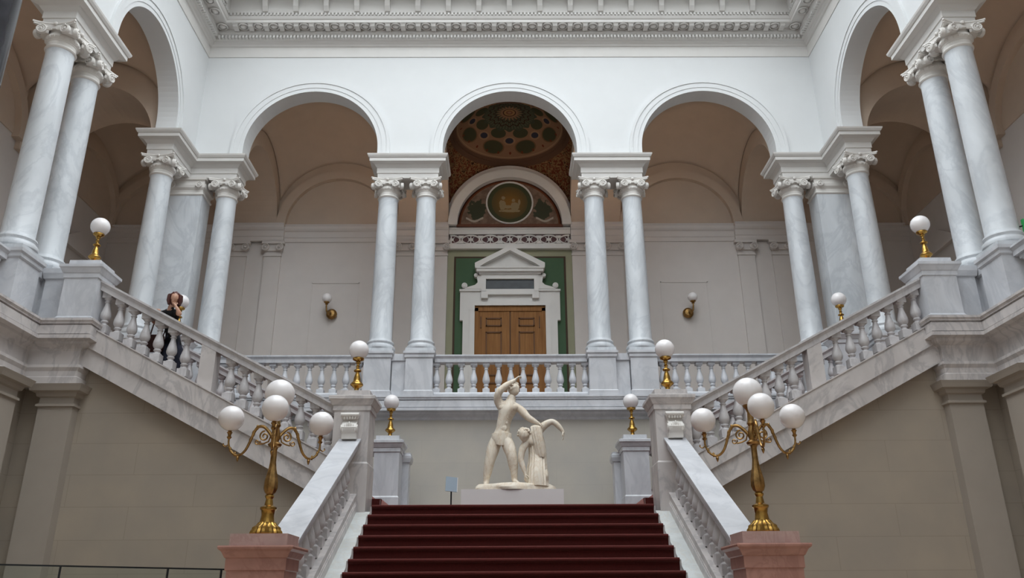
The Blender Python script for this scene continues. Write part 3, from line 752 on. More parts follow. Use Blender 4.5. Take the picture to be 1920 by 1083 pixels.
# ---------------------------------------------------------------- newel piers
def newel(x, y, z0, z1, hw, hy, label, mat, capproj=0.09, foot=0.55):
    t = thing('newel_pier', label, 'newel', (x, y, z0)); H = z1-z0
    R_ = rect(-hw, hw, -hy, hy)
    prof = [(0.03, 0), (0.03, foot*0.4), (0.02, foot*0.42), (0.02, foot), (0.0, foot+0.03)]
    MB().sweep(prof, R_, closed=True).build('base', M[mat], t)
    MB().sweep([(0, foot+0.03), (0, H-0.36)], R_, closed=True).build('shaft', M[mat], t)
    MB().sweep([(0.0, H-0.36), (0.02, H-0.35), (0.02, H-0.27), (0.035, H-0.26), (0.07, H-0.19), (capproj, H-0.165), (capproj, H-0.115), (capproj-0.04, H-0.10), (-0.015, H-0.095), (-0.02, H)], R_, closed=True).build('cap', M[mat], t)
    return t
SH = 13.745
for s in (-1, 1):
    d = side(s)
    n = newel(s*2.675, SH, L-0.35 if False else 0.0, 4.98, 0.295, 0.295, 'grey marble newel pier at the top %s of the carpeted flight, front one' % d, 'marble_string', foot=3.75)
    newel(s*2.66, 17.79, L, 5.0, 0.27, 0.28, 'pale marble newel pier beside the statue, rear %s' % d, 'marble', foot=0.62)
    n2 = newel(s*7.62, SH, ZG, 7.38, 0.295, 0.295, 'marble newel pier at the head of the %s side flight, front one' % d, 'marble', foot=0.06)
    newel(s*7.62, 17.77, ZG, 7.38, 0.28, 0.28, 'marble newel pier at the head of the %s side flight, rear one' % d, 'marble', foot=0.06)
    # scroll console on the front newel above the central rail
    lc = (s*2.675, SH-0.305, 4.13)
    t = thing('scroll_console', 'carved stone scroll on the %s front newel above the sloping rail' % d, 'scroll')
    t.location = lc
    prof = [(0.0, 0.0), (-0.13, 0.0), (-0.14, 0.09), (-0.17, 0.12), (-0.19, 0.18), (-0.16, 0.24), (-0.10, 0.28), (-0.08, 0.33), (-0.12, 0.37), (-0.12, 0.40), (0.0, 0.40)]
    MB().prism(prof, 'yz', -0.12, 0.12, True).build('body', M['capital'], t)
    m1 = MB()
    for q in (-1, 1):
        m1.lathe([(0.0, q*0.12), (0.06, q*0.12), (0.065, q*0.13), (0.055, q*0.14), (0.0, q*0.14)], c=(0, -0.13, 0.17), seg=16, axis='x')
        m1.lathe([(0.0, q*0.12), (0.035, q*0.12), (0.035, q*0.14), (0.0, q*0.14)], c=(0, -0.10, 0.37), seg=14, axis='x')
    for k in range(-3, 4): m1.sphere((k*0.035, -0.17, 0.16+0.02*(3-abs(k))), 0.03, 8, 6, (0.6, 0.6, 2.0))
    for k in range(-2, 3): m1.sphere((k*0.045, -0.13, 0.345), 0.025, 8, 6, (0.8, 0.7, 1.2))
    m1.lathe([(0, -0.15), (0.035, -0.15), (0.035, 0.15), (0, 0.15)], c=(0, -0.13, 0.395), seg=14, axis='x')
    m1.box(-0.14, 0.14, -0.15, 0, 0.395, 0.42)
    m1.build('volute', M['capital'], t)
    # small moulded rail stub on inner side of rear newel
    lc = (s*2.35, 18.25, L)
    t = thing('wall_pier', 'slim marble respond with moulded top behind the %s rear newel' % d, 'pier', lc)
    MB().sweep([(0.02, 0), (0.02, 0.5), (0, 0.53), (0, 1.42)], rect(-0.10, 0.10, -0.16, 0.16), closed=True).build('shaft', M['marble'], t)
    MB().sweep([(0, 1.42), (0.03, 1.44), (0.05, 1.52), (0.05, 1.58), (0.03, 1.60), (0.03, 1.64)], rect(-0.10, 0.10, -0.16, 0.16), closed=True).build('cap', M['marble'], t)

# ---------------------------------------------------------------- staircases
RIS = L/17; TR = 0.35
def stair_z(y): return L-0.518*(13.45-y)
# central flight: stone body with steps
cs = thing('central_staircase', 'wide straight flight rising from the hall floor to the statue landing', 'staircase', (0, 10.6, 0))
mb = MB()
prof = [(13.45, 0.0), (13.45-16*TR, 0.0)]
for i in range(16, -1, -1):
    y = 13.45-i*TR; z = L-i*RIS
    prof += [(y, z-RIS-0.012), (y, z-0.012)]
prof += [(13.9, L-0.012), (13.9, 0.0)]
prof = [prof[1]] + prof[2:]
st = MB().prism(prof, 'yz', -2.28, 2.28).build('steps', M['marble_string'], cs, origin=(0, 10.6, 0)); st.location = (0, 0, 0)
for s in (-1, 1):
    x0, x1 = sorted((s*2.28, s*2.50))
    pts = [(7.6, 0), (7.6, stair_z(7.6)-0.09), (13.45, stair_z(13.45)-0.09), (13.45, 0)]
    o = MB().prism(pts, 'yz', x0, x1).build('curb', M['pale_stone'], cs, origin=(0, 10.6, 0)); o.location = (0, 0, 0)
    o['label'] = 'pale stone curb slab beside the carpet'
# carpet
cp = MB()
prof = []
th = 0.014
path = [(13.45-16*TR-0.002, 0.0)]
for i in range(16, -1, -1):
    y = 13.45-i*TR; z = L-i*RIS
    path += [(y, z-0.045), (y-0.022, z-0.042), (y-0.034, z-0.026), (y-0.034, z-0.008), (y-0.022, z+0.008), (y-0.006, z+0.013)]
    if i > 0: path += [(y+TR-0.001, z+0.010)]
outer = path + [(14.0, L+0.012)]
pr = outer + [(y+0.02, z-0.02) for y, z in reversed(outer)]
cp.prism(pr, 'yz', -2.255, 2.255)
tag(cp.build('stair_carpet', M['carpet'], origin=(0, 10.6, 0)), 'dark red carpet running up the wide central flight', 'carpet')
# landing
struct(MB().box(-2.1, 2.1, 13.9, 19.2, 0, L).build('floor.004', M['marble_string']))
tag(MB().box(-2.05, 2.05, 14.0, 17.9, L+0.001, L+0.014).build('landing_carpet', M['carpet'], origin=(0, 16, L)), 'dark red carpet lying on the landing before the statue', 'carpet')

# side flights
RUN = 0.327; SR = (6.2-L)/18
def rail_z(ax): return 4.814+0.5225*(ax-3.07)     # top of side rail at |x|
def base_z(ax): return rail_z(ax)-0.883
for s in (-1, 1):
    d = side(s)
    t = thing('side_staircase', 'marble flight climbing from the landing to the %s gallery' % d, 'staircase', (s*5, 15.8, 0))
    pts = [(2.22, 0.0)]
    for i in range(18):
        pts += [(2.22+i*RUN, L+i*SR), (2.22+i*RUN, L+(i+1)*SR)]
    pts += [(8.39, 6.2), (8.39, 0.0)]
    pts = [(s*a, b) for a, b in pts]
    o = MB().prism(pts, 'xz', 14.06, 17.55).build('steps', M['marble_string'], t, origin=(s*5, 15.8, 0)); o.location = (0, 0, 0)
    # carpet
    path = []
    for i in range(18):
        xx = 2.22+i*RUN; zz = L+(i+1)*SR
        path += [(xx-0.006, zz-SR+0.012), (xx-0.02, zz-0.02), (xx-0.02, zz+0.004), (xx, zz+0.012)]
    path += [(8.38, 6.212)]; path += [(x+0.02, z-0.02) for x, z in reversed(path)]
    path = [(s*a, b) for a, b in path]
    cheek = [(s*2.222, L+0.01), (s*2.222, L+SR), (s*2.222+s*RUN, L+SR), (s*2.222+s*RUN, L+2*SR), (s*3.0, L+2*SR), (s*3.0, L+0.01)]
    tag(MB().prism(path, 'xz', 14.08, 17.5).prism(cheek, 'xz', 14.04, 14.058).build('stair_carpet', M['carpet'], origin=(s*5, 15.8, L)), 'dark red carpet on the side flight to the %s' % d, 'carpet')
    # front wall under flight
    pts = [(2.98, 0), (2.98, base_z(2.98)-0.62), (7.5, base_z(7.5)-0.62), (7.5, 5.70), (8.4, 5.70), (8.4, 0)]
    pts = [(s*a, b) for a, b in pts]
    struct(MB().prism(pts, 'xz', 13.80, 13.98).build('wall_stair_'+d, M['wall_x']))
    for yc, nm, fr in ((SH, 'front', -1), (17.78, 'rear', 1)):
        bt = thing('stair_balustrade', 'sloping marble balustrade along the %s edge of the %s side flight' % (nm, d), 'balustrade', (s*5, yc, 0))
        def P(ax, z): return (s*ax-s*5, 0, z)
        x0, x1 = 2.93, 7.36
        MB().bar(RAIL, P(x0, rail_z(x0)), P(x1, rail_z(x1))).build('handrail', M['marble_rail'], bt)
        # string: upper fascia proud of the lower one
        ya, yb = (-0.19, 0.19)
        def para(dz0, dz1, x0=2.9, x1=7.45): return [(s*x0-s*5, base_z(x0)+dz0), (s*x1-s*5, base_z(x1)+dz0), (s*x1-s*5, base_z(x1)+dz1), (s*x0-s*5, base_z(x0)+dz1)]
        m1 = MB().prism(para(-0.02, -0.38), 'xz', ya, yb).prism(para(0.0, -0.025), 'xz', ya-0.018, yb+0.018)
        m1.prism(para(-0.38, -0.40), 'xz', ya+0.03, yb-0.03)
        m1.prism(para(-0.40, -0.73, x1=7.45), 'xz', ya+0.045, yb-0.045)
        m1.build('string', M['marble_string'], bt)
        cells = [(5.70+0.253*k) for k in range(7)] + [(3.10+0.253*k) for k in range(8)]
        for ax in cells:
            zb = base_z(ax)
            h = rail_z(ax)-0.175-zb
            baluster(bt, (s*ax-s*5, 0, zb+0.03), (h-0.04)/BH, 'rail')
        cx_ = 5.26
        MB().prism([(s*(cx_-0.13)-s*5, base_z(cx_-0.13)), (s*(cx_+0.13)-s*5, base_z(cx_+0.13)), (s*(cx_+0.13)-s*5, rail_z(cx_+0.13)-0.17), (s*(cx_-0.13)-s*5, rail_z(cx_-0.13)-0.17)], 'xz', -0.13, 0.13).build('centre_block', M['marble_string'], bt)
    # rear wall under flight
    pts = [(2.40, 0), (2.40, base_z(2.40)-0.62), (8.4, base_z(8.1)-0.62), (8.4, 0)]
    struct(MB().prism([(s*a, b) for a, b in pts], 'xz', 17.60, 17.75).build('wall_stair_rear_'+d, M['wall_x']))

    # central balustrade, this side
    X = s*2.675
    bt = thing('stair_balustrade', 'sloping marble balustrade on the %s of the red-carpeted central flight' % d, 'balustrade', (X, 11.65, 0))
    def rz_(y): return 4.145-0.515*(13.43-y)
    y0, y1 = 9.86, 13.46
    def Q(y, z): return (0, y-11.65, z)
    MB().bar(RAIL, Q(y0, rz_(y0)), Q(y1, rz_(y1))).build('handrail', M['marble'], bt)
    def pz(y): return rz_(y)-0.875
    def para(a, b, ya=9.88, yb=13.46): return [(ya-11.65, pz(ya)+a), (yb-11.65, pz(yb)+a), (yb-11.65, pz(yb)+b), (ya-11.65, pz(ya)+b)]
    MB().prism(para(0, -0.03), 'yz', -0.165, 0.165).prism(para(-0.03, -0.13), 'yz', -0.15, 0.15).prism(para(-0.13, -0.16), 'yz', -0.165, 0.165).prism(para(-0.16, -0.5), 'yz', -0.175, 0.175).build('base_rail', M['marble_string'], bt)
    ys = [10.05+0.262*k for k in range(13)]
    for yy in ys:
        baluster(bt, Q(yy, pz(yy)+0.03), 0.66/BH, 'rail')
    # solid wall below the central balustrade
    x0, x1 = sorted((s*2.505, s*2.83))
    struct(MB().prism([(9.9, 0), (9.9, pz(9.9)-0.3), (13.44, pz(13.44)-0.3), (13.44, 0)], 'yz', x0, x1).build('wall_flight_'+d, M['marble_string']))

    # pink pedestal at the foot
    lc = (s*2.815, 9.62, 0)
    t = thing('lamp_pedestal', 'pink marble pedestal under the %s bronze candelabra' % d, 'pedestal', lc)
    R_ = rect(-0.315, 0.315, -0.27, 0.27)
    MB().sweep([(0.02, 0), (0.02, 0.3), (0.01, 0.36), (0.0, 0.40), (0.0, 1.96)], R_, closed=True).build('shaft', M['pink'], t)
    MB().sweep([(0.0, 1.95), (0.015, 1.96), (0.015, 2.08), (0.03, 2.09), (0.06, 2.15), (0.09, 2.175), (0.095, 2.195), (0.09, 2.21), (0.0, 2.215)], R_, closed=True).build('cap', M['pink'], t)
    MB().sweep([(-0.0, 2.21), (-0.0, 2.34)], R_, closed=True).build('top_block', M['pink_pale'], t)

# ---------------------------------------------------------------- lamps
def globe_lamp_proto():
    t = thing('globe_lamp', '', 'lamp')
    MB().box(-0.085, 0.085, -0.085, 0.085, 0, 0.02).lathe([(0.06, 0.02), (0.05, 0.05), (0.04, 0.08), (0.045, 0.10), (0.075, 0.125), (0.108, 0.15), (0.112, 0.165), (0.10, 0.19), (0.07, 0.215), (0.062, 0.24), (0.058, 0.28), (0.045, 0.33), (0.03, 0.375), (0.032, 0.385), (0.06, 0.395), (0.068, 0.41), (0.06, 0.425), (0.028, 0.44), (0.026, 0.47), (0.038, 0.485), (0.026, 0.50), (0.024, 0.535), (0.045, 0.55), (0.045, 0.56), (0.03, 0.57), (0.05, 0.585), (0.088, 0.60), (0.10, 0.615), (0.098, 0.635)], seg=24).build('stem', M['brass'], t)
    g = MB().sphere((0, 0, 0), 0.17, 28, 18).build('globe', M['opal'], t, loc=(0, 0, 0.785))
    return t
lp = globe_lamp_proto(); fl = True
def place_lamp(x, y, z, label):
    global fl
    if fl: fl = False; lp.location = (x, y, z); lp['label'] = label; lp['group'] = 'single globe lamps on the newels'; return
    c = dup(lp, (x, y, z), 0, label); c['group'] = 'single globe lamps on the newels'
for s in (-1, 1):
    d = side(s)
    place_lamp(s*2.68, SH, 4.98, 'white globe lamp on a brass stem on the front newel %s of the central flight' % d)
    place_lamp(s*2.65, 17.79, 5.0, 'white globe lamp on a brass stem on the rear newel %s of the statue' % d)
    place_lamp(s*7.62, SH, 7.38, 'white globe lamp on the front newel at the head of the %s side flight' % d)
    place_lamp(s*7.62, 17.77, 7.38, 'white globe lamp on the rear newel at the head of the %s side flight' % d)

def spiral(c, r0, turns, plane_dir, n=26, start=0.0, sgn=1):
    pts = []
    for i in range(n):
        a = start+sgn*i/(n-1)*turns*2*PI; r = r0*(1-0.8*i/(n-1))
        pts.append((c[0]+plane_dir[0]*r*math.cos(a), c[1]+plane_dir[1]*r*math.cos(a), c[2]+r*math.sin(a)))
    return pts
def candelabra(loc, angs, label, topdx=0.0):
    t = thing('candelabra', label, 'candelabra', loc)
    MB().lathe([(0.165, 0), (0.175, 0.02), (0.168, 0.045), (0.155, 0.06), (0.15, 0.085), (0.115, 0.11), (0.10, 0.13), (0.095, 0.14)], seg=40, ripple=0.045, rn=20).build('base', M['brass'], t)
    MB().lathe([(0.088, 0.135), (0.08, 0.16), (0.07, 0.22), (0.078, 0.27), (0.092, 0.285), (0.094, 0.305), (0.08, 0.315), (0.05, 0.33), (0.045, 0.36), (0.038, 0.40), (0.052, 0.425), (0.05, 0.44), (0.036, 0.455)], seg=36, ripple=0.015, rn=18).build('drum', M['brass'], t)
    MB().lathe([(0.036, 0.45), (0.06, 0.475), (0.077, 0.52), (0.074, 0.60), (0.058, 0.68), (0.044, 0.74), (0.034, 0.82), (0.032, 0.96), (0.040, 0.985), (0.044, 1.0)], seg=32, ripple=0.07, rn=8).build('stem', M['dark_brass'], t)
    MB().lathe([(0.035, 0.985), (0.07, 1.0), (0.082, 1.025), (0.06, 1.045), (0.04, 1.06), (0.055, 1.10), (0.048, 1.16), (0.035, 1.22), (0.05, 1.25), (0.04, 1.28), (0.034, 1.38), (0.05, 1.42), (0.075, 1.455), (0.08, 1.47)], seg=24).build('collar', M['dark_brass'], t)
    MB().sphere((0, 0, 0), 0.175, 30, 20).build('globe', M['opal'], t, loc=(0, 0, 1.63))
    for k, (a, R_) in enumerate(angs):
        arm = bpy.data.objects.new('arm', None)
        ca, sa = 1.0, 0.0
        mb = MB()
        # S curve in local x-z plane: up from hub, over, down and out, up to cup
        K = [(0.03, 1.10), (0.08, 1.17), (0.15, 1.235), (0.22, 1.235), (0.265, 1.17), (0.30, 1.07), (0.35, 0.96), (0.42, 0.905), (0.49, 0.925), (0.535, 0.98), (0.56, 1.05), (0.56, 1.12)]
        f = R_/0.56; K = [(x*f, z) for x, z in K]
        pts = []
        for i in range(len(K)-1):
            p0 = K[max(i-1, 0)]; p1 = K[i]; p2 = K[i+1]; p3 = K[min(i+2, len(K)-1)]
            for q in range(5):
                u = q/5; pts.append(tuple(0.5*((2*p1[j])+(-p0[j]+p2[j])*u+(2*p0[j]-5*p1[j]+4*p2[j]-p3[j])*u*u+(-p0[j]+3*p1[j]-3*p2[j]+p3[j])*u**3) for j in (0, 1)))
        pts.append(K[-1])
        n = len(pts)
        mb.tube([(x, 0, z) for x, z in pts], [0.021-0.010*(i/n) for i in range(n)], 8)
        mb.tube([(x, 0, z) for x, _, z in [(p[0], 0, p[2]) for p in spiral((0.135*f, 0, 1.125), 0.062, 1.4, (1, 0), start=PI/2, sgn=-1)]], 0.010, 6)
        mb.tube(spiral((0.215*f, 0, 1.06), 0.036, 1.2, (1, 0), start=PI*0.9, sgn=1), 0.008, 6)
        mb.tube([(0.08, 0, 1.17), (0.06, 0, 1.12), (0.08, 0, 1.06), (0.13, 0, 1.04), (0.19, 0, 1.03)], 0.009, 6)
        # leaf buds along the arm
        for (lx, lz, r_) in ((0.27, 1.16, 0.026), (0.30, 1.08, 0.022), (0.23, 1.23, 0.022), (0.47, 0.92, 0.02), (0.53, 0.975, 0.02)):
            mb.sphere((lx*f, 0, lz), r_, 8, 6, (0.8, 0.7, 1.5))
        mb.lathe([(0.0, -0.075), (0.012, -0.05), (0.02, -0.02), (0.008, 0.0), (0.018, 0.015), (0.0, 0.02)], c=(0.43*f, 0, 0.90), seg=10)
        mb.tube([(0.56*f, 0, 1.03), (0.60*f, 0, 1.01), (0.625*f, 0, 1.03), (0.62*f, 0, 1.05)], 0.008, 6)
        ao = mb.build('arm', M['dark_brass'], t); ao.rotation_euler = (0, 0, a)
        MB().lathe([(0.016, 1.10), (0.03, 1.12), (0.018, 1.135), (0.022, 1.16), (0.034, 1.175), (0.02, 1.19), (0.03, 1.205), (0.06, 1.225), (0.062, 1.24)], c=(R_, 0, 0), seg=18).build('cup', M['dark_brass'], ao)
        MB().sphere((0, 0, 0), 0.15, 28, 18).build('globe', M['opal'], ao, loc=(R_, 0, 1.345))
    return t
candelabra((-2.815, 9.62, 2.34), [(math.radians(176), 0.56), (math.radians(40), 0.58), (math.radians(282), 0.50)], 'gilt bronze candelabra with four white globes at the left foot of the stairs')
candelabra((2.815, 9.62, 2.34), [(math.radians(153), 0.57), (math.radians(6), 0.52), (math.radians(268), 0.50)], 'gilt bronze candelabra with four white globes at the right foot of the stairs')

# wall sconces on the gallery back wall
def sconce(x, dirx, label):
    t = thing('wall_sconce', label, 'sconce', (x, 22.98, 9.66))
    MB().lathe([(0.0, -0.16), (0.10, -0.15), (0.155, -0.10), (0.16, -0.05), (0.13, 0.0)], seg=24, axis='y').build('wall_plate', M['dark_brass'], t)
    MB().tube([(0, -0.12, 0.02), (dirx*0.05, -0.26, -0.06), (dirx*0.09, -0.36, 0.0), (dirx*0.10, -0.38, 0.12), (dirx*0.10, -0.38, 0.22)], [0.03, 0.028, 0.025, 0.022, 0.02], 10).lathe([(0.02, 0.18), (0.05, 0.20), (0.03, 0.22), (0.08, 0.25), (0.085, 0.27)], c=(dirx*0.10, -0.38, 0), seg=18).build('arm', M['dark_brass'], t)
    MB().sphere((0, 0, 0), 0.145, 24, 16).build('globe', M['opal'], t, loc=(dirx*0.10, -0.38, 0.39))
sconce(-5.30, -1, 'brass wall sconce with white globe left of the green doorway')
sconce(5.30, 1, 'brass wall sconce with white globe right of the green doorway')

# ---------------------------------------------------------------- back gallery wall: pilasters, entablature, door niche
WENT = [(-0.02, 12.03), (0.03, 12.03), (0.03, 12.16), (0.05, 12.18), (0.05, 12.36), (0.09, 12.39), (0.12, 12.44), (0.12, 12.52), (0.16, 12.58), (-0.02, 12.60)]
def went(x0, x1, extra=0.0):
    pr = [(d+extra if d > 0 else d, z) for d, z in WENT]
    return struct(MB().sweep(pr, [(x0, 23.0), (x1, 23.0)], solid=True).build('trim_8', M['gallery']))
went(-12.4, -1.90); went(1.90, 12.4)
for s in (-1, 1):
    for (a, b_) in ((1.88, 3.50), (6.95, 8.62)):
        x0, x1 = sorted((s*a, s*b_))
        pr = [(d, z) for d, z in WENT]
        struct(MB().sweep([(d+0.12 if d > 0 else -0.02, z) for d, z in WENT], [(x0, 23.0), (x0+0.001, 23.0), (x1-0.001, 23.0), (x1, 23.0)], solid=True).build('trim_9', M['gallery']))
def wall_pil(x, label):
    t = thing('gallery_pilaster', label, 'pilaster', (x, 22.93, 6.2), group='gallery wall pilasters')
    MB().box(-0.31, 0.31, -0.06, 0.07, 0, 1.0).box(-0.28, 0.28, -0.03, 0.07, 1.0, 1.15).box(-0.255, 0.255, 0.0, 0.07, 1.15, 5.35).build('shaft', M['gallery'], t)
    c = MB().box(-0.27, 0.27, -0.03, 0.07, 5.34, 5.40).box(-0.25, 0.25, -0.01, 0.07, 5.40, 5.74).box(-0.34, 0.34, -0.08, 0.07, 5.74, 5.84).prism([(-0.2, 5.5), (0.2, 5.5), (0.24, 5.6), (-0.24, 5.6)], 'xz', -0.06, 0.0).build('capital', M['gallery'], t)
    v = volute_mb().build('volute', M['gallery'], c, loc=(-0.22, -0.07, 5.60)); v.scale = (1.35, 1.8, 1.35); child(v, 'volute', c, (0.22, -0.07, 5.60), 0, (1.35, 1.8, 1.35))
    return t
pp = None
for s in (-1, 1):
    for xx, nm in ((2.16, 'beside the green niche, inner one on the'), (3.2, 'behind the paired columns, on the'), (7.25, 'near the corner, inner one on the'), (8.3, 'near the corner, outer one on the')):
        lb = 'flat pale wall pilaster %s %s' % (nm, side(s))
        if pp is None: pp = wall_pil(s*xx, lb)
        else: dup(pp, (s*xx, 22.93, 6.2), 0, lb)
    # recessed-panel frame line
    x0, x1 = sorted((s*4.55, s*5.99)); mb = MB()
    for a in ((x0, x0+0.03, 6.9, 10.7), (x1-0.03, x1, 6.9, 10.7), (x0, x1, 10.67, 10.70)):
        mb.box(a[0], a[1], 22.985, 23.0, a[2], a[3])
    tag(mb.build('panel_moulding', M['gallery'], origin=((x0+x1)/2, 23, 6.9)), 'thin rectangular wall panel moulding behind the %s arch' % side(s), 'moulding')
# niche paint
tag(MB().box(-1.90, 1.90, 22.96, 22.999, 6.2, 11.74).build('olive_border', M['olive'], origin=(0, 23, 6.2)), 'olive painted border around the green door surround', 'wall paint')
tag(MB().box(-1.70, 1.70, 22.945, 22.965, 6.2, 11.52).build('brown_line', M['brown'], origin=(0, 23, 6.2)), 'dark brown painted line between green field and olive border', 'wall paint')
tag(MB().box(-1.64, 1.64, 22.93, 22.95, 6.2, 11.46).build('green_field', M['green'], origin=(0, 23, 6.2)), 'dark green painted wall field around the stone doorcase', 'wall paint')
fz = thing('frieze_panel', 'pale frieze with interlaced ornament on plum ground above the green field', 'frieze', (0, 22.95, 11.74))
MB().box(-1.87, 1.87, -0.12, 0.04, 0, 0.16).box(-1.87, 1.87, -0.08, 0.04, 0.50, 0.72).box(-1.87, 1.87, -0.10, 0.04, 0.66, 0.72).build('frame', M['stucco'], fz)
MB().box(-1.85, 1.85, -0.03, 0.0, 0.15, 0.52).build('ground', M['plum'], fz)
mb = MB()
for k in range(-3, 4):
    cx_ = k*0.60
    mb.tube([(cx_+0.30*math.sin(q/20*2*PI)*(0.9), -0.05, 0.325+0.14*math.cos(q/20*2*PI)) for q in range(21)], 0.026, 6)
    mb.sphere((cx_, -0.05, 0.325), 0.05, 10, 6, (1.6, 0.5, 1.0)); mb.tube([(cx_, -0.05, 0.2), (cx_, -0.05, 0.45)], 0.02, 6)
    mb.tube([(cx_-0.1, -0.05, 0.25), (cx_+0.1, -0.05, 0.4)], 0.014, 6); mb.tube([(cx_+0.1, -0.05, 0.25), (cx_-0.1, -0.05, 0.4)], 0.014, 6)
for k in range(-3, 3):
    cx_ = k*0.60+0.30; mb.prism([(cx_-0.09, 0.20), (cx_+0.09, 0.20), (cx_, 0.30)], 'xz', -0.06, -0.03); mb.prism([(cx_-0.09, 0.46), (cx_+0.09, 0.46), (cx_, 0.36)], 'xz', -0.06, -0.03)
st_ = MB(); st_.v = [(max(-1.84, min(1.84, x)), y, z) for x, y, z in mb.v]; st_.f = mb.f; st_.sm = mb.sm
st_.build('ornament', M['stucco'], fz)
tag(MB().box(-1.64, 1.64, 22.78, 22.99, 12.46, 12.54).build('lunette_sill', M['redbrown'], origin=(0, 22.9, 12.46)), 'thin red-brown sill line under the painted lunette', 'moulding')
lu = MB().prism([(1.62, 0)] + arcpts(0, 0, 1.62, 40)[1:-1] + [(-1.62, 0)], 'xz', -0.02, 0.03).build('painted_lunette', M['lunette']); lu.location = (0, 22.94, 12.54)
tag(lu, 'half-round painted lunette with a round gold medallion above the door', 'mural')
lu2 = MB(); n = 40
lu2.tube([(0.72*math.cos(2*PI*i/n), 22.91, 13.34+0.72*math.sin(2*PI*i/n)) for i in range(n+1)], 0.028, 6)
tag(lu2.build('medallion_frame', M['stucco'], origin=(0, 22.91, 13.34)), 'thin round pale frame around the medallion of the lunette', 'frame')

# doorcase
dc = thing('door_surround', 'white stone doorcase with pediment on the green wall', 'door frame', (0, 22.9, 6.2))
DZ = 6.2
def dz(z): return z-DZ
mb = MB()
jamb_o, jamb_i, head = 1.40, 1.05, 9.88
ear = 1.49
out = [(-jamb_o, 0), (-jamb_o, dz(9.42)), (-ear, dz(9.42)), (-ear, dz(10.36)), (ear, dz(10.36)), (ear, dz(9.42)), (jamb_o, dz(9.42)), (jamb_o, 0), (jamb_i, 0), (jamb_i, dz(head)), (-jamb_i, dz(head)), (-jamb_i, 0)]
mb.prism(out, 'xz', -0.08, 0.06)
in2 = [(-1.28, 0), (-1.28, dz(10.08)), (1.28, dz(10.08)), (1.28, 0), (1.05, 0), (1.05, dz(head)), (-1.05, dz(head)), (-1.05, 0)]
mb.prism(in2, 'xz', -0.045, 0.05)
mb.prism([(-1.2, 0), (-1.2, dz(10.0)), (1.2, dz(10.0)), (1.2, 0), (1.05, 0), (1.05, dz(head)), (-1.05, dz(head)), (-1.05, 0)], 'xz', -0.11, 0.05)
mb.box(-ear-0.02, ear+0.02, -0.13, 0.05, dz(10.33), dz(10.39))
mb.build('architrave', M['stucco'], dc)
at = MB().prism([(-0.86, dz(10.30)), (-0.86, dz(10.86)), (0.86, dz(10.86)), (0.86, dz(10.30)), (0.72, dz(10.30)), (0.72, dz(10.70)), (-0.72, dz(10.70)), (-0.72, dz(10.30))], 'xz', -0.18, 0.05)
at.box(-0.86, 0.86, -0.18, 0.05, dz(10.20), dz(10.31)); at.box(-0.86, -0.66, -0.20, 0.05, dz(10.08), dz(10.22)); at.box(0.66, 0.86, -0.20, 0.05, dz(10.08), dz(10.22))
at.box(-0.93, 0.93, -0.22, 0.05, dz(10.84), dz(10.90))
at.build('attic', M['stucco'], dc)
pl = MB().box(-0.71, 0.71, -0.12, 0.0, dz(10.31), dz(10.69)).build('plaque', M['plaque'], dc); pl['label'] = 'dark framed tablet above the door'
pd = MB().prism([(-1.0, dz(10.97)), (1.0, dz(10.97)), (1.0, dz(11.11)), (0.0, dz(11.66)), (-1.0, dz(11.11))], 'xz', -0.14, 0.05)
pd.box(-1.0, 1.0, -0.30, 0.05, dz(10.90), dz(11.01)).box(-1.04, 1.04, -0.33, 0.05, dz(10.99), dz(11.04))
for q in (-1, 1):
    pd.prism([(q*1.05, dz(11.04)), (q*1.05, dz(11.16)), (0, dz(11.72)), (0, dz(11.57)), (q*0.78, dz(11.13)), (q*0.9, dz(11.04))], 'xz', -0.33, 0.05)
pd.build('pediment', M['stucco'], dc)
vb = MB()
for q in (-1, 1):
    vb.prism([(q*0.86, dz(10.39)), (q*1.40, dz(10.39)), (q*1.25, dz(10.46)), (q*1.05, dz(10.52)), (q*0.97, dz(10.60)), (q*0.98, dz(10.72)), (q*1.02, dz(10.82)), (q*0.86, dz(10.84))], 'xz', -0.14, 0.04)
    vb.lathe([(0.0, -0.17), (0.085, -0.16), (0.09, -0.1), (0.085, 0.0), (0, 0.02)], c=(q*1.36, 0, dz(10.50)), seg=18, axis='y')
    vb.lathe([(0.0, -0.17), (0.06, -0.16), (0.062, -0.1), (0.06, 0.0), (0, 0.02)], c=(q*1.02, 0, dz(10.83)), seg=16, axis='y')
    vb.tube([(q*1.36+0.05*math.cos(i/12*2*PI*1.2), -0.165, dz(10.50)+0.05*math.sin(i/12*2*PI*1.2)) for i in range(13)], 0.012, 6)
vb.build('scroll', M['stucco'], dc)
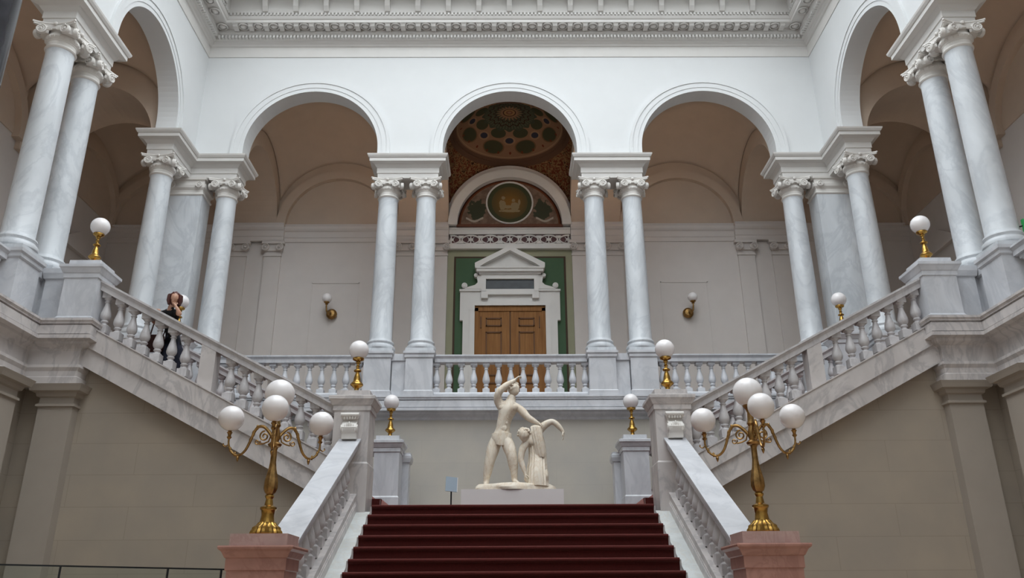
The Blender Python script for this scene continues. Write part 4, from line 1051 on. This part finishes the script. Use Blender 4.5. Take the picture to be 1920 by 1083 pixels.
# double door
dd = thing('door_1', 'oak double door', 'door', (0, 22.88, 6.2)); dd['kind'] = 'structure'
del dd['label']; del dd['category']
MB().box(-1.05, -0.94, -0.03, 0.06, 0, 3.62).box(0.94, 1.05, -0.03, 0.06, 0, 3.62).box(-1.05, 1.05, -0.03, 0.06, 3.52, 3.68).build('door_frame', M['wood'], dd)
MB().box(-0.95, 0.95, 0.03, 0.06, 0, 3.6).build('door_back', M['wood_dark'], dd)
for q in (-1, 1):
    lf = MB().box(*sorted((q*0.02, q*0.94)), 0.0, 0.05, 0, 3.52).build('leaf', M['wood'], dd)
    x0, x1 = sorted((q*0.25, q*0.72))
    fr = MB()
    for z0, z1 in ((3.05, 3.31), (1.55, 2.88), (0.35, 1.35)):
        for a in ((x0, x1, z0, z0+0.035), (x0, x1, z1-0.035, z1), (x0, x0+0.035, z0, z1), (x1-0.035, x1, z0, z1)): fr.box(a[0], a[1], -0.03, 0.0, a[2], a[3])
    fr.build('panel_moulding', M['wood_dark'], lf)
    MB().box(*sorted((q*0.02, q*0.10)), -0.03, 0.0, 0, 3.5).build('meeting_stile', M['wood'], lf)
    MB().box(*sorted((q*0.85, q*0.88)), -0.035, 0.0, 3.0, 3.35).build('hinge', M['wood_dark'], lf)
# side doors in the corner bays
for s in (-1, 1):
    X = s*12.38
    t = thing('door_2' if s < 0 else 'door_3', '', 'door', (X, BC, 6.2)); t['kind'] = 'structure'; del t['label']; del t['category']
    MB().prism([(-1.3, 0), (-1.3, 4.1), (1.3, 4.1), (1.3, 0), (1.0, 0), (1.0, 3.7), (-1.0, 3.7), (-1.0, 0)], 'yz', *sorted((0, -s*0.1))).prism([(-1.05, 4.75), (1.05, 4.75), (0, 5.4)], 'yz', *sorted((0, -s*0.12))).box(*sorted((0, -s*0.25)), -1.1, 1.1, 4.7, 4.8).box(*sorted((0, -s*0.12)), -0.8, 0.8, 4.05, 4.7).build('door_frame', M['gallery'], t)
    MB().box(*sorted((0, -s*0.04)), -1.0, 1.0, 0, 3.7).build('leaf', M['black'], t)

# ---------------------------------------------------------------- statue group and plinth
tag(MB().sweep([(0, 0), (0, 0.715)], rect(-1.055, 1.055, -0.62, 0.62), closed=True).build('statue_plinth', M['plinth'], loc=(0.01, 17.75, L+0.014)), 'low off-white rectangular plinth under the marble group', 'plinth')
def evaluated(o):
    bpy.context.view_layer.update()
    dg = bpy.context.evaluated_depsgraph_get(); me = bpy.data.meshes.new_from_object(o.evaluated_get(dg)); return me
def body(chains, name, mat, extra=None, sub=2, parent=None, clothes=()):
    # chains: lists of (key, (x, y, z), radius); repeated keys join the chains
    keys = {}; vs = []; rs = []; es = []
    for ch in chains:
        prev = None
        for it in ch:
            k = it[0]
            if k not in keys: keys[k] = len(vs); vs.append(it[1]); rs.append(it[2])
            if prev is not None: es.append((prev, keys[k]))
            prev = keys[k]
    me = bpy.data.meshes.new(name+'_sk'); me.from_pydata(vs, es, []); o = bpy.data.objects.new(name+'_sk', me); COL.objects.link(o)
    sk = o.modifiers.new('skin', 'SKIN'); sk.branch_smoothing = 0.6
    ss = o.modifiers.new('sub', 'SUBSURF'); ss.levels = sub; ss.render_levels = sub
    for i, r in enumerate(rs):
        d = me.skin_vertices[0].data[i]; rr = r if isinstance(r, tuple) else (r, r); d.radius = rr; d.use_root = (i == 0)
    ev = evaluated(o); bm = bmesh.new(); bm.from_mesh(ev)
    bpy.data.objects.remove(o)
    for cname, cmat, fn_, infl in clothes:
        bmesh.ops.recalc_face_normals(bm, faces=bm.faces); bm.normal_update()
        cb = bm.copy(); cb.faces.ensure_lookup_table()
        bmesh.ops.delete(cb, geom=[f for f in cb.faces if not fn_(f.calc_center_median())], context='FACES')
        for v in cb.verts: v.co = v.co+v.normal*infl(v.co)
        cm = bpy.data.meshes.new(cname); cb.to_mesh(cm); cb.free(); cm.materials.append(cmat)
        for p in cm.polygons: p.use_smooth = True
        co = bpy.data.objects.new(cname, cm); COL.objects.link(co); co.parent = parent
        sol = co.modifiers.new('cloth', 'SOLIDIFY'); sol.thickness = 0.006; sol.offset = 1
    if extra:
        tmp = bpy.data.meshes.new('t'); tmp.from_pydata(extra.v, [], extra.f); bm.from_mesh(tmp); bpy.data.meshes.remove(tmp)
    me2 = bpy.data.meshes.new(name); bmesh.ops.recalc_face_normals(bm, faces=bm.faces)
    for f in bm.faces: f.smooth = True
    bm.to_mesh(me2); bm.free(); me2.materials.append(mat)
    ob = bpy.data.objects.new(name, me2); COL.objects.link(ob)
    if parent: ob.parent = parent
    return ob
def head_mb(c, r, face, up=(0, 0, 1)):
    # a head with brow, nose, eye hollows, mouth, chin and ears; face = facing direction
    f = Vector(face).normalized(); u = Vector(up); u = (u-f*u.dot(f)).normalized(); sd = f.cross(u)
    mb = MB(); R_ = Matrix((sd, f, u)).transposed()
    def fn(d):
        k = 1.0
        x, y, z = d.x, d.y, d.z
        if y > 0:
            k += 0.20*math.exp(-((x/0.13)**2+((z+0.08)/0.22)**2))*y          # nose
            k += 0.05*math.exp(-((x/0.5)**2+((z-0.22)/0.12)**2))*y            # brow
            for q in (-1, 1): k -= 0.07*math.exp(-(((x-q*0.33)/0.16)**2+((z-0.06)/0.11)**2))   # eyes
            k += 0.07*math.exp(-((x/0.22)**2+((z+0.40)/0.07)**2))             # lips
            k -= 0.04*math.exp(-((x/0.25)**2+((z+0.52)/0.06)**2))
            k += 0.10*math.exp(-((x/0.3)**2+((z+0.75)/0.2)**2))               # chin
        if z < -0.2: k *= 1-0.16*abs(x)
        return k
    mb.sphere((0, 0, 0), r, 32, 24, (0.76, 0.92, 1.12), fn)
    for q in (-1, 1):
        mb.sphere((q*r*0.76, -r*0.05, 0), r*0.24, 8, 6, (0.35, 0.7, 1.1))
        mb.sphere((q*r*0.26, r*0.77, r*0.08), r*0.105, 8, 6, (1.2, 0.7, 0.7))
    M4 = Matrix.Translation(Vector(c)) @ R_.to_4x4(); mb.xf(M4); return mb
def hand_chains(pre, wrist_key, wrist, wr, d, n, side_v, curl=0.5, L_=0.19):
    # d: direction of the hand, n: back-of-hand normal, side_v: thumb side
    d = Vector(d).normalized(); n = Vector(n); n = (n-d*n.dot(d)).normalized(); t = Vector(side_v); t = (t-d*t.dot(d)-n*t.dot(n)).normalized()
    w_ = Vector(wrist); palm = w_+d*L_*0.24; out = [[(wrist_key, tuple(w_), wr), (pre+'p', tuple(palm), (L_*0.17, L_*0.12))]]
    for i, (off, ln) in enumerate(((0.155, 0.40), (0.055, 0.44), (-0.045, 0.41), (-0.14, 0.33))):
        k0 = palm+d*L_*0.22+t*L_*off; dd = d; p1 = k0; ch = [(pre+'p', None, 0), (pre+'k%d' % i, tuple(k0), L_*0.052)]
        c = curl*(1+0.15*i)
        a = 0
        for j in range(3):
            a += c*0.55; dd = (d*math.cos(a)-n*math.sin(a)); p1 = p1+dd*L_*ln*(0.42, 0.32, 0.26)[j]; ch.append((pre+'f%d%d' % (i, j), tuple(p1), L_*(0.047, 0.043, 0.036)[j]))
        out.append(ch)
    p = palm-d*L_*0.05+t*L_*0.12; q = p+(d*0.5+t*0.75).normalized()*L_*0.18; r_ = q+(d*0.85+t*0.3-n*0.3).normalized()*L_*0.16; z_ = r_+(d-n*0.4).normalized()*L_*0.11
    out.append([(pre+'p', None, 0), (pre+'t0', tuple(p), L_*0.07), (pre+'t1', tuple(q), L_*0.06), (pre+'t2', tuple(r_), L_*0.052), (pre+'t3', tuple(z_), L_*0.042)])
    return out
def lerp(a, b, t): return tuple(a[i]+(b[i]-a[i])*t for i in range(3))
SG = thing('statue_group', 'cream marble statue of a standing figure with raised arm supporting a slumped draped figure', 'statue', (0, 17.6, 3.81))
def S(x, y, z): return (x, y-17.6, z-3.81)
# standing figure
pel = S(-0.21, 17.62, 4.99)
ch = [[('pel', pel, (0.215, 0.175)), ('bel', S(-0.19, 17.61, 5.16), (0.20, 0.16)), ('wst', S(-0.17, 17.60, 5.28), (0.20, 0.155)), ('rib', S(-0.13, 17.58, 5.44), (0.255, 0.185)), ('che', S(-0.07, 17.58, 5.60), (0.275, 0.185)), ('nk0', S(-0.02, 17.57, 5.74), (0.13, 0.115)), ('nk', S(0.01, 17.56, 5.83), (0.098, 0.098)), ('hd', S(0.03, 17.55, 5.90), (0.085, 0.085))]]
ch.append([('pel', None, 0), ('hl', S(-0.33, 17.62, 4.91), (0.18, 0.17)), ('tl', S(-0.40, 17.60, 4.71), 0.165), ('kl', S(-0.465, 17.56, 4.46), (0.108, 0.11)), ('cl', S(-0.50, 17.60, 4.30), (0.118, 0.12)), ('sl', S(-0.53, 17.62, 4.12), 0.074), ('al', S(-0.54, 17.64, 4.0), (0.062, 0.068)), ('fl', S(-0.55, 17.55, 3.945), (0.07, 0.05)), ('fl2', S(-0.56, 17.41, 3.93), (0.062, 0.034))])
ch.append([('pel', None, 0), ('hr', S(-0.10, 17.58, 4.89), (0.18, 0.17)), ('tr', S(-0.055, 17.52, 4.75), 0.165), ('kr', S(0.0, 17.42, 4.56), (0.112, 0.115)), ('cr', S(0.03, 17.46, 4.38), (0.118, 0.12)), ('sr', S(0.055, 17.47, 4.18), 0.075), ('ar', S(0.06, 17.48, 4.03), (0.062, 0.068)), ('fr', S(0.09, 17.40, 3.965), (0.07, 0.05)), ('fr2', S(0.15, 17.27, 3.95), (0.062, 0.034))])
ch.append([('che', None, 0), ('sL', S(-0.26, 17.56, 5.68), 0.125), ('aL', S(-0.32, 17.50, 5.79), 0.105), ('eL', S(-0.27, 17.40, 5.92), 0.082), ('fL', S(-0.12, 17.42, 6.06), 0.08), ('wL', S(0.08, 17.47, 6.19), 0.048)])
ch += hand_chains('hL', 'wL', S(0.08, 17.47, 6.19), 0.048, (0.6, 0.1, 0.75), (-0.7, -0.2, 0.6), (0, -1, 0), 1.1, 0.23)
ch.append([('che', None, 0), ('sR', S(0.14, 17.56, 5.65), 0.125), ('aR', S(0.25, 17.50, 5.50), 0.10), ('eR', S(0.35, 17.44, 5.36), 0.078), ('fR', S(0.46, 17.42, 5.29), 0.07), ('wR', S(0.56, 17.42, 5.235), 0.047)])
ch += hand_chains('hR', 'wR', S(0.56, 17.42, 5.235), 0.047, (1, 0, -0.35), (0, -0.4, 1), (0, -1, 0), 1.0, 0.22)
mus = MB()
for (x, y, z, r, sc_) in ((-0.155, 17.46, 5.585, 0.10, (1.2, 0.42, 0.72)), (0.035, 17.46, 5.59, 0.10, (1.2, 0.42, 0.72)), (-0.215, 17.475, 5.36, 0.05, (1, 0.6, 0.9)), (-0.105, 17.465, 5.36, 0.05, (1, 0.6, 0.9)), (-0.225, 17.485, 5.25, 0.05, (1, 0.6, 0.9)), (-0.125, 17.475, 5.25, 0.05, (1, 0.6, 0.9)), (-0.18, 17.475, 5.13, 0.085, (1, 0.5, 1.1))):
    mus.sphere(S(x, y, z), r, 16, 10, sc_)
hm = head_mb(S(0.05, 17.53, 6.01), 0.145, (0.75, -0.5, 0.35), (-0.2, 0.1, 1)); hm.add(mus.v, mus.f, True)
fig = body(ch, 'standing_figure', M['statue'], hm, 2, SG)
hair = MB()
for i in range(60):
    a = random.uniform(0, 2*PI); z = random.uniform(0.0, 0.14)
    rr = math.sqrt(max(0.0, 0.025-z*z*0.8)); hx, hy = rr*math.cos(a)*0.95, rr*math.sin(a)*0.95
    if hx*0.75-hy*0.5 > 0.07 and z < 0.09: continue
    p = S(0.03+hx, 17.56+hy, 6.01+z); hair.sphere(p, random.uniform(0.024, 0.036), 8, 6, (1, 1, 0.8))
hair.build('hair', M['statue'], SG)
# drape over the loins and cloak
cl = MB()
for k in range(11):
    a = -0.9+k*0.18; x0 = -0.21+0.2*math.sin(a*1.3); y0 = 17.60-0.165*math.cos(a*1.2)
    cl.tube([S(x0, y0, 5.03), S(x0*0.97-0.005, y0-0.015, 4.92), S(-0.215+(x0+0.21)*0.7, y0-0.02, 4.80-0.04*math.cos(a*2))], [0.030, 0.034, 0.018], 7)
cl.build('loin_cloth', M['statue'], SG)
# slumped kneeling figure
ch = [[('pel', S(0.60, 17.66, 4.36), (0.17, 0.15)), ('bel', S(0.58, 17.60, 4.55), (0.14, 0.12)), ('rib', S(0.54, 17.54, 4.74), (0.155, 0.125)), ('che', S(0.47, 17.50, 4.92), (0.16, 0.12)), ('nk', S(0.38, 17.45, 5.0), 0.065), ('hd', S(0.31, 17.40, 4.99), 0.06)]]
ch.append([('che', None, 0), ('s1', S(0.58, 17.50, 5.08), 0.105), ('u1', S(0.73, 17.46, 5.21), 0.088), ('u1b', S(0.84, 17.44, 5.265), 0.075), ('e1', S(0.91, 17.43, 5.26), 0.07), ('f1', S(0.99, 17.42, 5.19), 0.066), ('w1', S(1.10, 17.41, 5.06), 0.045)])
ch += hand_chains('h1', 'w1', S(1.10, 17.41, 5.06), 0.045, (0.12, -0.05, -1), (1, -0.2, 0.2), (0, -1, 0), 0.35, 0.24)
ch.append([('che', None, 0), ('s2', S(0.31, 17.44, 4.83), 0.10), ('u2', S(0.22, 17.40, 4.64), 0.08), ('e2', S(0.19, 17.38, 4.45), 0.066), ('f2', S(0.235, 17.36, 4.30), 0.06), ('w2', S(0.28, 17.34, 4.15), 0.032)])
ch += hand_chains('h2', 'w2', S(0.28, 17.34, 4.15), 0.032, (0.12, -0.05, -1), (-0.5, -1, 0.1), (1, -0.3, 0), 0.5, 0.22)
ch.append([('pel', None, 0), ('h3', S(0.52, 17.52, 4.30), 0.13), ('k3', S(0.46, 17.32, 4.10), 0.10), ('c3', S(0.50, 17.45, 4.0), 0.085), ('f3', S(0.56, 17.75, 3.98), 0.05)])
ch.append([('pel', None, 0), ('h4', S(0.66, 17.55, 4.28), 0.13), ('k4', S(0.68, 17.33, 4.07), 0.10), ('c4', S(0.70, 17.5, 4.0), 0.085), ('f4', S(0.72, 17.8, 3.98), 0.05)])
hm = head_mb(S(0.265, 17.37, 4.955), 0.138, (-0.35, -0.75, -0.55), (-0.2, -0.4, 0.9))
body(ch, 'slumped_figure', M['statue'], hm, 2, SG)
hair = MB()
for i in range(60):
    a = random.uniform(0, 2*PI); z = random.uniform(-0.02, 0.13)
    rr = math.sqrt(max(0.0, 0.0185-z*z)); p = S(0.27+rr*math.cos(a), 17.40+rr*math.sin(a), 4.98+z)
    if p[1] < -0.27 and z < 0.05: continue
    hair.sphere(p, random.uniform(0.022, 0.034), 8, 6)
hair.build('hair', M['statue'], SG)
# draperies: pleated surfaces
def pleat(path, widths, folds, amp, th=0.03, ph=0.0, n=40):
    # path of centres with half-widths across x; a rippled closed loft
    mb = MB(); vs = []; m = len(path)
    for (c, (wx, wy)) in zip(path, widths):
        for j in range(n):
            a = 2*PI*j/n; k = 1+amp*math.cos(folds*a+ph)+amp*0.5*math.sin((folds-3)*a)
            vs.append((c[0]+wx*k*math.cos(a), c[1]+wy*k*math.sin(a), c[2]))
    fs = [(i*n+j, i*n+(j+1) % n, (i+1)*n+(j+1) % n, (i+1)*n+j) for i in range(m-1) for j in range(n)]
    fs += [tuple(range(n)), tuple((m-1)*n+j for j in range(n))]
    mb.add(vs, fs, True); return mb
pleat([S(0.54, 17.50, 3.90), S(0.54, 17.50, 4.05), S(0.54, 17.52, 4.22), S(0.55, 17.55, 4.42), S(0.55, 17.57, 4.60), S(0.53, 17.55, 4.78)], [(0.235, 0.31), (0.225, 0.30), (0.215, 0.28), (0.195, 0.23), (0.175, 0.18), (0.165, 0.16)], 17, 0.055).build('dress', M['statue'], SG)
pleat([S(0.62, 17.40, 4.50), S(0.615, 17.38, 4.62), S(0.58, 17.37, 4.82), S(0.55, 17.38, 5.0), S(0.53, 17.42, 5.14), S(0.52, 17.48, 5.20)], [(0.07, 0.055), (0.085, 0.06), (0.09, 0.06), (0.10, 0.07), (0.11, 0.09), (0.06, 0.06)], 9, 0.14, ph=0.6).build('cloak', M['statue'], SG)
pleat([S(0.70, 17.55, 4.35), S(0.69, 17.55, 4.55), S(0.65, 17.55, 4.8), S(0.60, 17.56, 5.05)], [(0.045, 0.10), (0.06, 0.11), (0.07, 0.11), (0.06, 0.09)], 7, 0.12).build('cloak', M['statue'], SG)
# rocky base
rk = MB(); vs = []; n = 48; lv = [(0.0, 1.0), (0.05, 1.01), (0.10, 0.97), (0.135, 0.90), (0.145, 0.6), (0.145, 0.0)]
for i, (z, k) in enumerate(lv):
    for j in range(n):
        a = 2*PI*j/n; q = 1+0.035*math.sin(3*a+1)+0.025*math.sin(7*a+i)+0.012*math.sin(13*a)
        vs.append((0.04+0.86*k*q*math.cos(a), 0.02+0.5*k*q*math.sin(a), z+0.01*math.sin(5*a+i)*(i > 1)))
fs = [(i*n+j, i*n+(j+1) % n, (i+1)*n+(j+1) % n, (i+1)*n+j) for i in range(len(lv)-1) for j in range(n)]
rk.add(vs, fs, True); rk.build('rock_base', M['statue'], SG)

# information board on a thin stand
t = thing('info_board', 'small pale blue information board on a stand left of the statue', 'sign', (-1.20, 16.5, L+0.014))
MB().lathe([(0.14, 0), (0.14, 0.015), (0.0, 0.02)], seg=20).tube([(0, 0, 0.01), (0, 0, 0.68)], 0.015, 8).build('stand', M['steel'], t)
p = MB().box(-0.115, 0.115, -0.008, 0.008, -0.15, 0.15).build('board', M['board'], t, loc=(0, -0.01, 0.73)); p.rotation_euler = (-0.25, 0.08, 0.25)
q = MB().box(0.115, 0.125, -0.012, 0.012, -0.155, 0.155).build('edge', M['plinth'], p)

# ---------------------------------------------------------------- woman leaning on the left rail
W = thing('person', 'person with red-brown hair in black sleeveless top leaning on the left stair rail', 'person', (-6.2, 14.4, 5.22))
def H(x, y, z): return (x+6.2, y-14.4, z-5.22)
skin = []
pl_ = H(-6.24, 14.42, 6.12)
ch = [[('pel', pl_, (0.145, 0.11)), ('wst', H(-6.24, 14.34, 6.28), (0.12, 0.09)), ('rib', H(-6.26, 14.24, 6.43), (0.14, 0.10)), ('che', H(-6.27, 14.14, 6.56), (0.15, 0.105)), ('nk0', H(-6.24, 14.08, 6.66), 0.06), ('nk', H(-6.20, 14.04, 6.72), 0.046), ('hd', H(-6.17, 14.02, 6.78), 0.05)]]
for q, kx in ((-1, 'l'), (1, 'r')):
    ch.append([('pel', None, 0), ('h'+kx, H(-6.24+q*0.09, 14.43, 6.06), 0.095), ('t'+kx, H(-6.23+q*0.10, 14.42, 5.85), 0.085), ('k'+kx, H(-6.22+q*0.10, 14.36+q*0.03, 5.67-q*0.05), 0.056), ('c'+kx, H(-6.22+q*0.10, 14.43, 5.54-q*0.07), 0.053), ('a'+kx, H(-6.22+q*0.10, 14.46, 5.345-q*0.085), 0.035), ('f'+kx, H(-6.22+q*0.11, 14.38, 5.295-q*0.085), (0.035, 0.03)), ('g'+kx, H(-6.22+q*0.12, 14.30, 5.285-q*0.085), (0.035, 0.018))])
ch.append([('che', None, 0), ('sA', H(-6.42, 14.12, 6.60), 0.06), ('eA', H(-6.50, 14.10, 6.40), 0.042), ('fA', H(-6.47, 13.98, 6.42), 0.036), ('wA', H(-6.42, 13.86, 6.56), 0.026)])
ch += hand_chains('hA', 'wA', H(-6.42, 13.86, 6.56), 0.026, (0.8, -0.4, 0.1), (0, -0.3, 1), (0, -1, 0), 0.6, 0.17)
ch.append([('che', None, 0), ('sB', H(-6.12, 14.10, 6.60), 0.06), ('eB', H(-5.98, 13.92, 6.50), 0.042), ('fB', H(-6.02, 13.90, 6.58), 0.034), ('wB', H(-6.07, 13.89, 6.655), 0.025)])
ch += hand_chains('hB', 'wB', H(-6.07, 13.89, 6.655), 0.025, (-0.35, 0.15, 0.6), (0.5, -0.8, 0.3), (-0.3, 0.2, 0.9), 1.3, 0.17)
hm = head_mb(H(-6.15, 14.00, 6.83), 0.108, (0.35, -0.95, -0.12))
def in_trousers(c): return (0.06 if c.x > -0.02 else 0.22) < c.z < 0.99 and abs(c.x+0.04) < 0.30 and c.y > -0.12
def in_top(c): return 0.86 < c.z < 1.455 and abs(c.x+0.06) < 0.185 and (c.z < 1.40 or abs(c.x+0.05) > 0.055) and c.y > -0.46
body(ch, 'body', M['skin'], hm, 2, W, [('trousers', M['jeans'], in_trousers, lambda c: 0.012 if c.z > 0.8 else 0.02), ('top', M['black'], in_top, lambda c: 0.012)])
# hair bob
hb = MB()
def hfn(d):
    return 1.0
hb.sphere((0, 0, 0), 0.128, 36, 26, (0.84, 0.98, 1.06), lambda d: 1.0+0.04*math.sin(11*d.x+7*d.z)-0.38*max(0.0, min(1.0, (-d.y-0.30)/0.2))*max(0.0, min(1.0, (0.50-d.z)/0.2))*max(0.0, min(1.0, (0.62-abs(d.x))/0.15)))
hb.xf(Matrix.Translation(H(-6.158, 14.025, 6.84)) @ Matrix.Rotation(0.35, 4, 'Z'))
for i in range(26):
    a = random.uniform(0.1*PI, 0.9*PI) if i % 2 else random.choice((random.uniform(-0.25*PI, 0.1*PI), random.uniform(0.9*PI, 1.25*PI)))
    a += 0.35
    x, y = 0.115*math.cos(a), 0.12*math.sin(a)
    hb.tube([tuple(Vector(H(-6.158, 14.025, 6.84))+Vector((x, y, 0.06))), tuple(Vector(H(-6.158, 14.025, 6.84))+Vector((x*1.03, y*1.05, -0.04))), tuple(Vector(H(-6.158, 14.025, 6.84))+Vector((x*0.86, y*0.9, -0.12)))], [0.018, 0.02, 0.009], 6)
hb.build('hair', M['hair'], W)
bg = MB().prism([(-0.13, 0), (0.13, 0), (0.15, 0.12), (0.12, 0.30), (-0.12, 0.30), (-0.15, 0.12)], 'xz', -0.06, 0.06)
bag = bg.build('shoulder_bag', M['bag']); bag.location = (-6.50, 14.28, 5.92)
st2 = MB().tube([(-0.12, 0, 0.29), (-0.08, -0.02, 0.5), (0.1, -0.1, 0.72), (0.16, 0, 0.5), (0.12, 0, 0.29)], 0.012, 6).build('strap', M['bag'], bag)
tag(bag, 'dark red-brown bag hanging beside the person on the left stairs', 'bag')

# ---------------------------------------------------------------- glass screen, exit sign, dark column
g0 = Vector((-8.1, 9.3, 0)); g1 = Vector((-4.0, 12.6, 0)); dv = (g1-g0).normalized(); Lg = (g1-g0).length
gs = thing('glass_screen', 'clear glass screen with dark top rail in the lower left corner', 'screen', tuple(g0), math.atan2(dv.y, dv.x))
MB().box(0, Lg, -0.015, 0.015, 2.08, 2.10).build('top_rail', M['steel'], gs)
k = 0
for q in (0.05, 2.9, 4.25, 5.0):
    MB().box(q-0.012, q+0.012, -0.012, 0.012, 0, 2.09).build('post', M['steel'], gs)
for a, b_ in ((0.07, 2.88), (2.92, 4.23), (4.27, 4.98)):
    MB().box(a, b_, -0.005, 0.005, 0.05, 2.08).build('glass_pane', M['glass'], gs)
es = thing('exit_sign', 'small lit green exit sign at the right edge behind the column', 'sign', (9.26, 13.0, 7.80))
MB().box(-0.22, 0.30, 0, 0.06, -0.12, 0.12).build('sign_box', M['exit'], es)
MB().box(-0.16, 0.0, -0.006, 0, -0.02, 0.02).prism([(-0.2, 0), (-0.13, 0.06), (-0.13, -0.06)], 'xz', -0.006, 0).sphere((0.10, -0.003, 0.07), 0.022, 8, 6, (1, 0.2, 1)).prism([(0.05, 0.03), (0.14, 0.04), (0.12, -0.02), (0.18, -0.09), (0.14, -0.09), (0.10, -0.03), (0.05, -0.09), (0.02, -0.08), (0.08, -0.02)], 'xz', -0.006, 0).build('pictogram', M['plinth'], es)
MB().tube([(-0.20, 0.03, 0.0), (-0.27, 0.10, 0.0)], 0.014, 6).build('bracket', M['steel'], es)
dk = thing('dark_column', 'dark polished stone column cropped at the upper left corner', 'column', (-4.13, 5.0, 0))
MB().box(-0.42, 0.42, -0.42, 0.42, 0, 0.3).lathe([(0.40, 0.3), (0.42, 0.38), (0.38, 0.46), (0.34, 0.5)], seg=32).build('base', M['darkstone'], dk)
MB().lathe([(0.33, 0.5), (0.325, 3.0), (0.30, 9.0)], seg=40).build('shaft', M['darkstone'], dk)
MB().lathe([(0.30, 9.0), (0.36, 9.05), (0.34, 9.12), (0.42, 9.3)], seg=32).box(-0.45, 0.45, -0.45, 0.45, 9.3, 9.42).build('capital', M['darkstone'], dk)
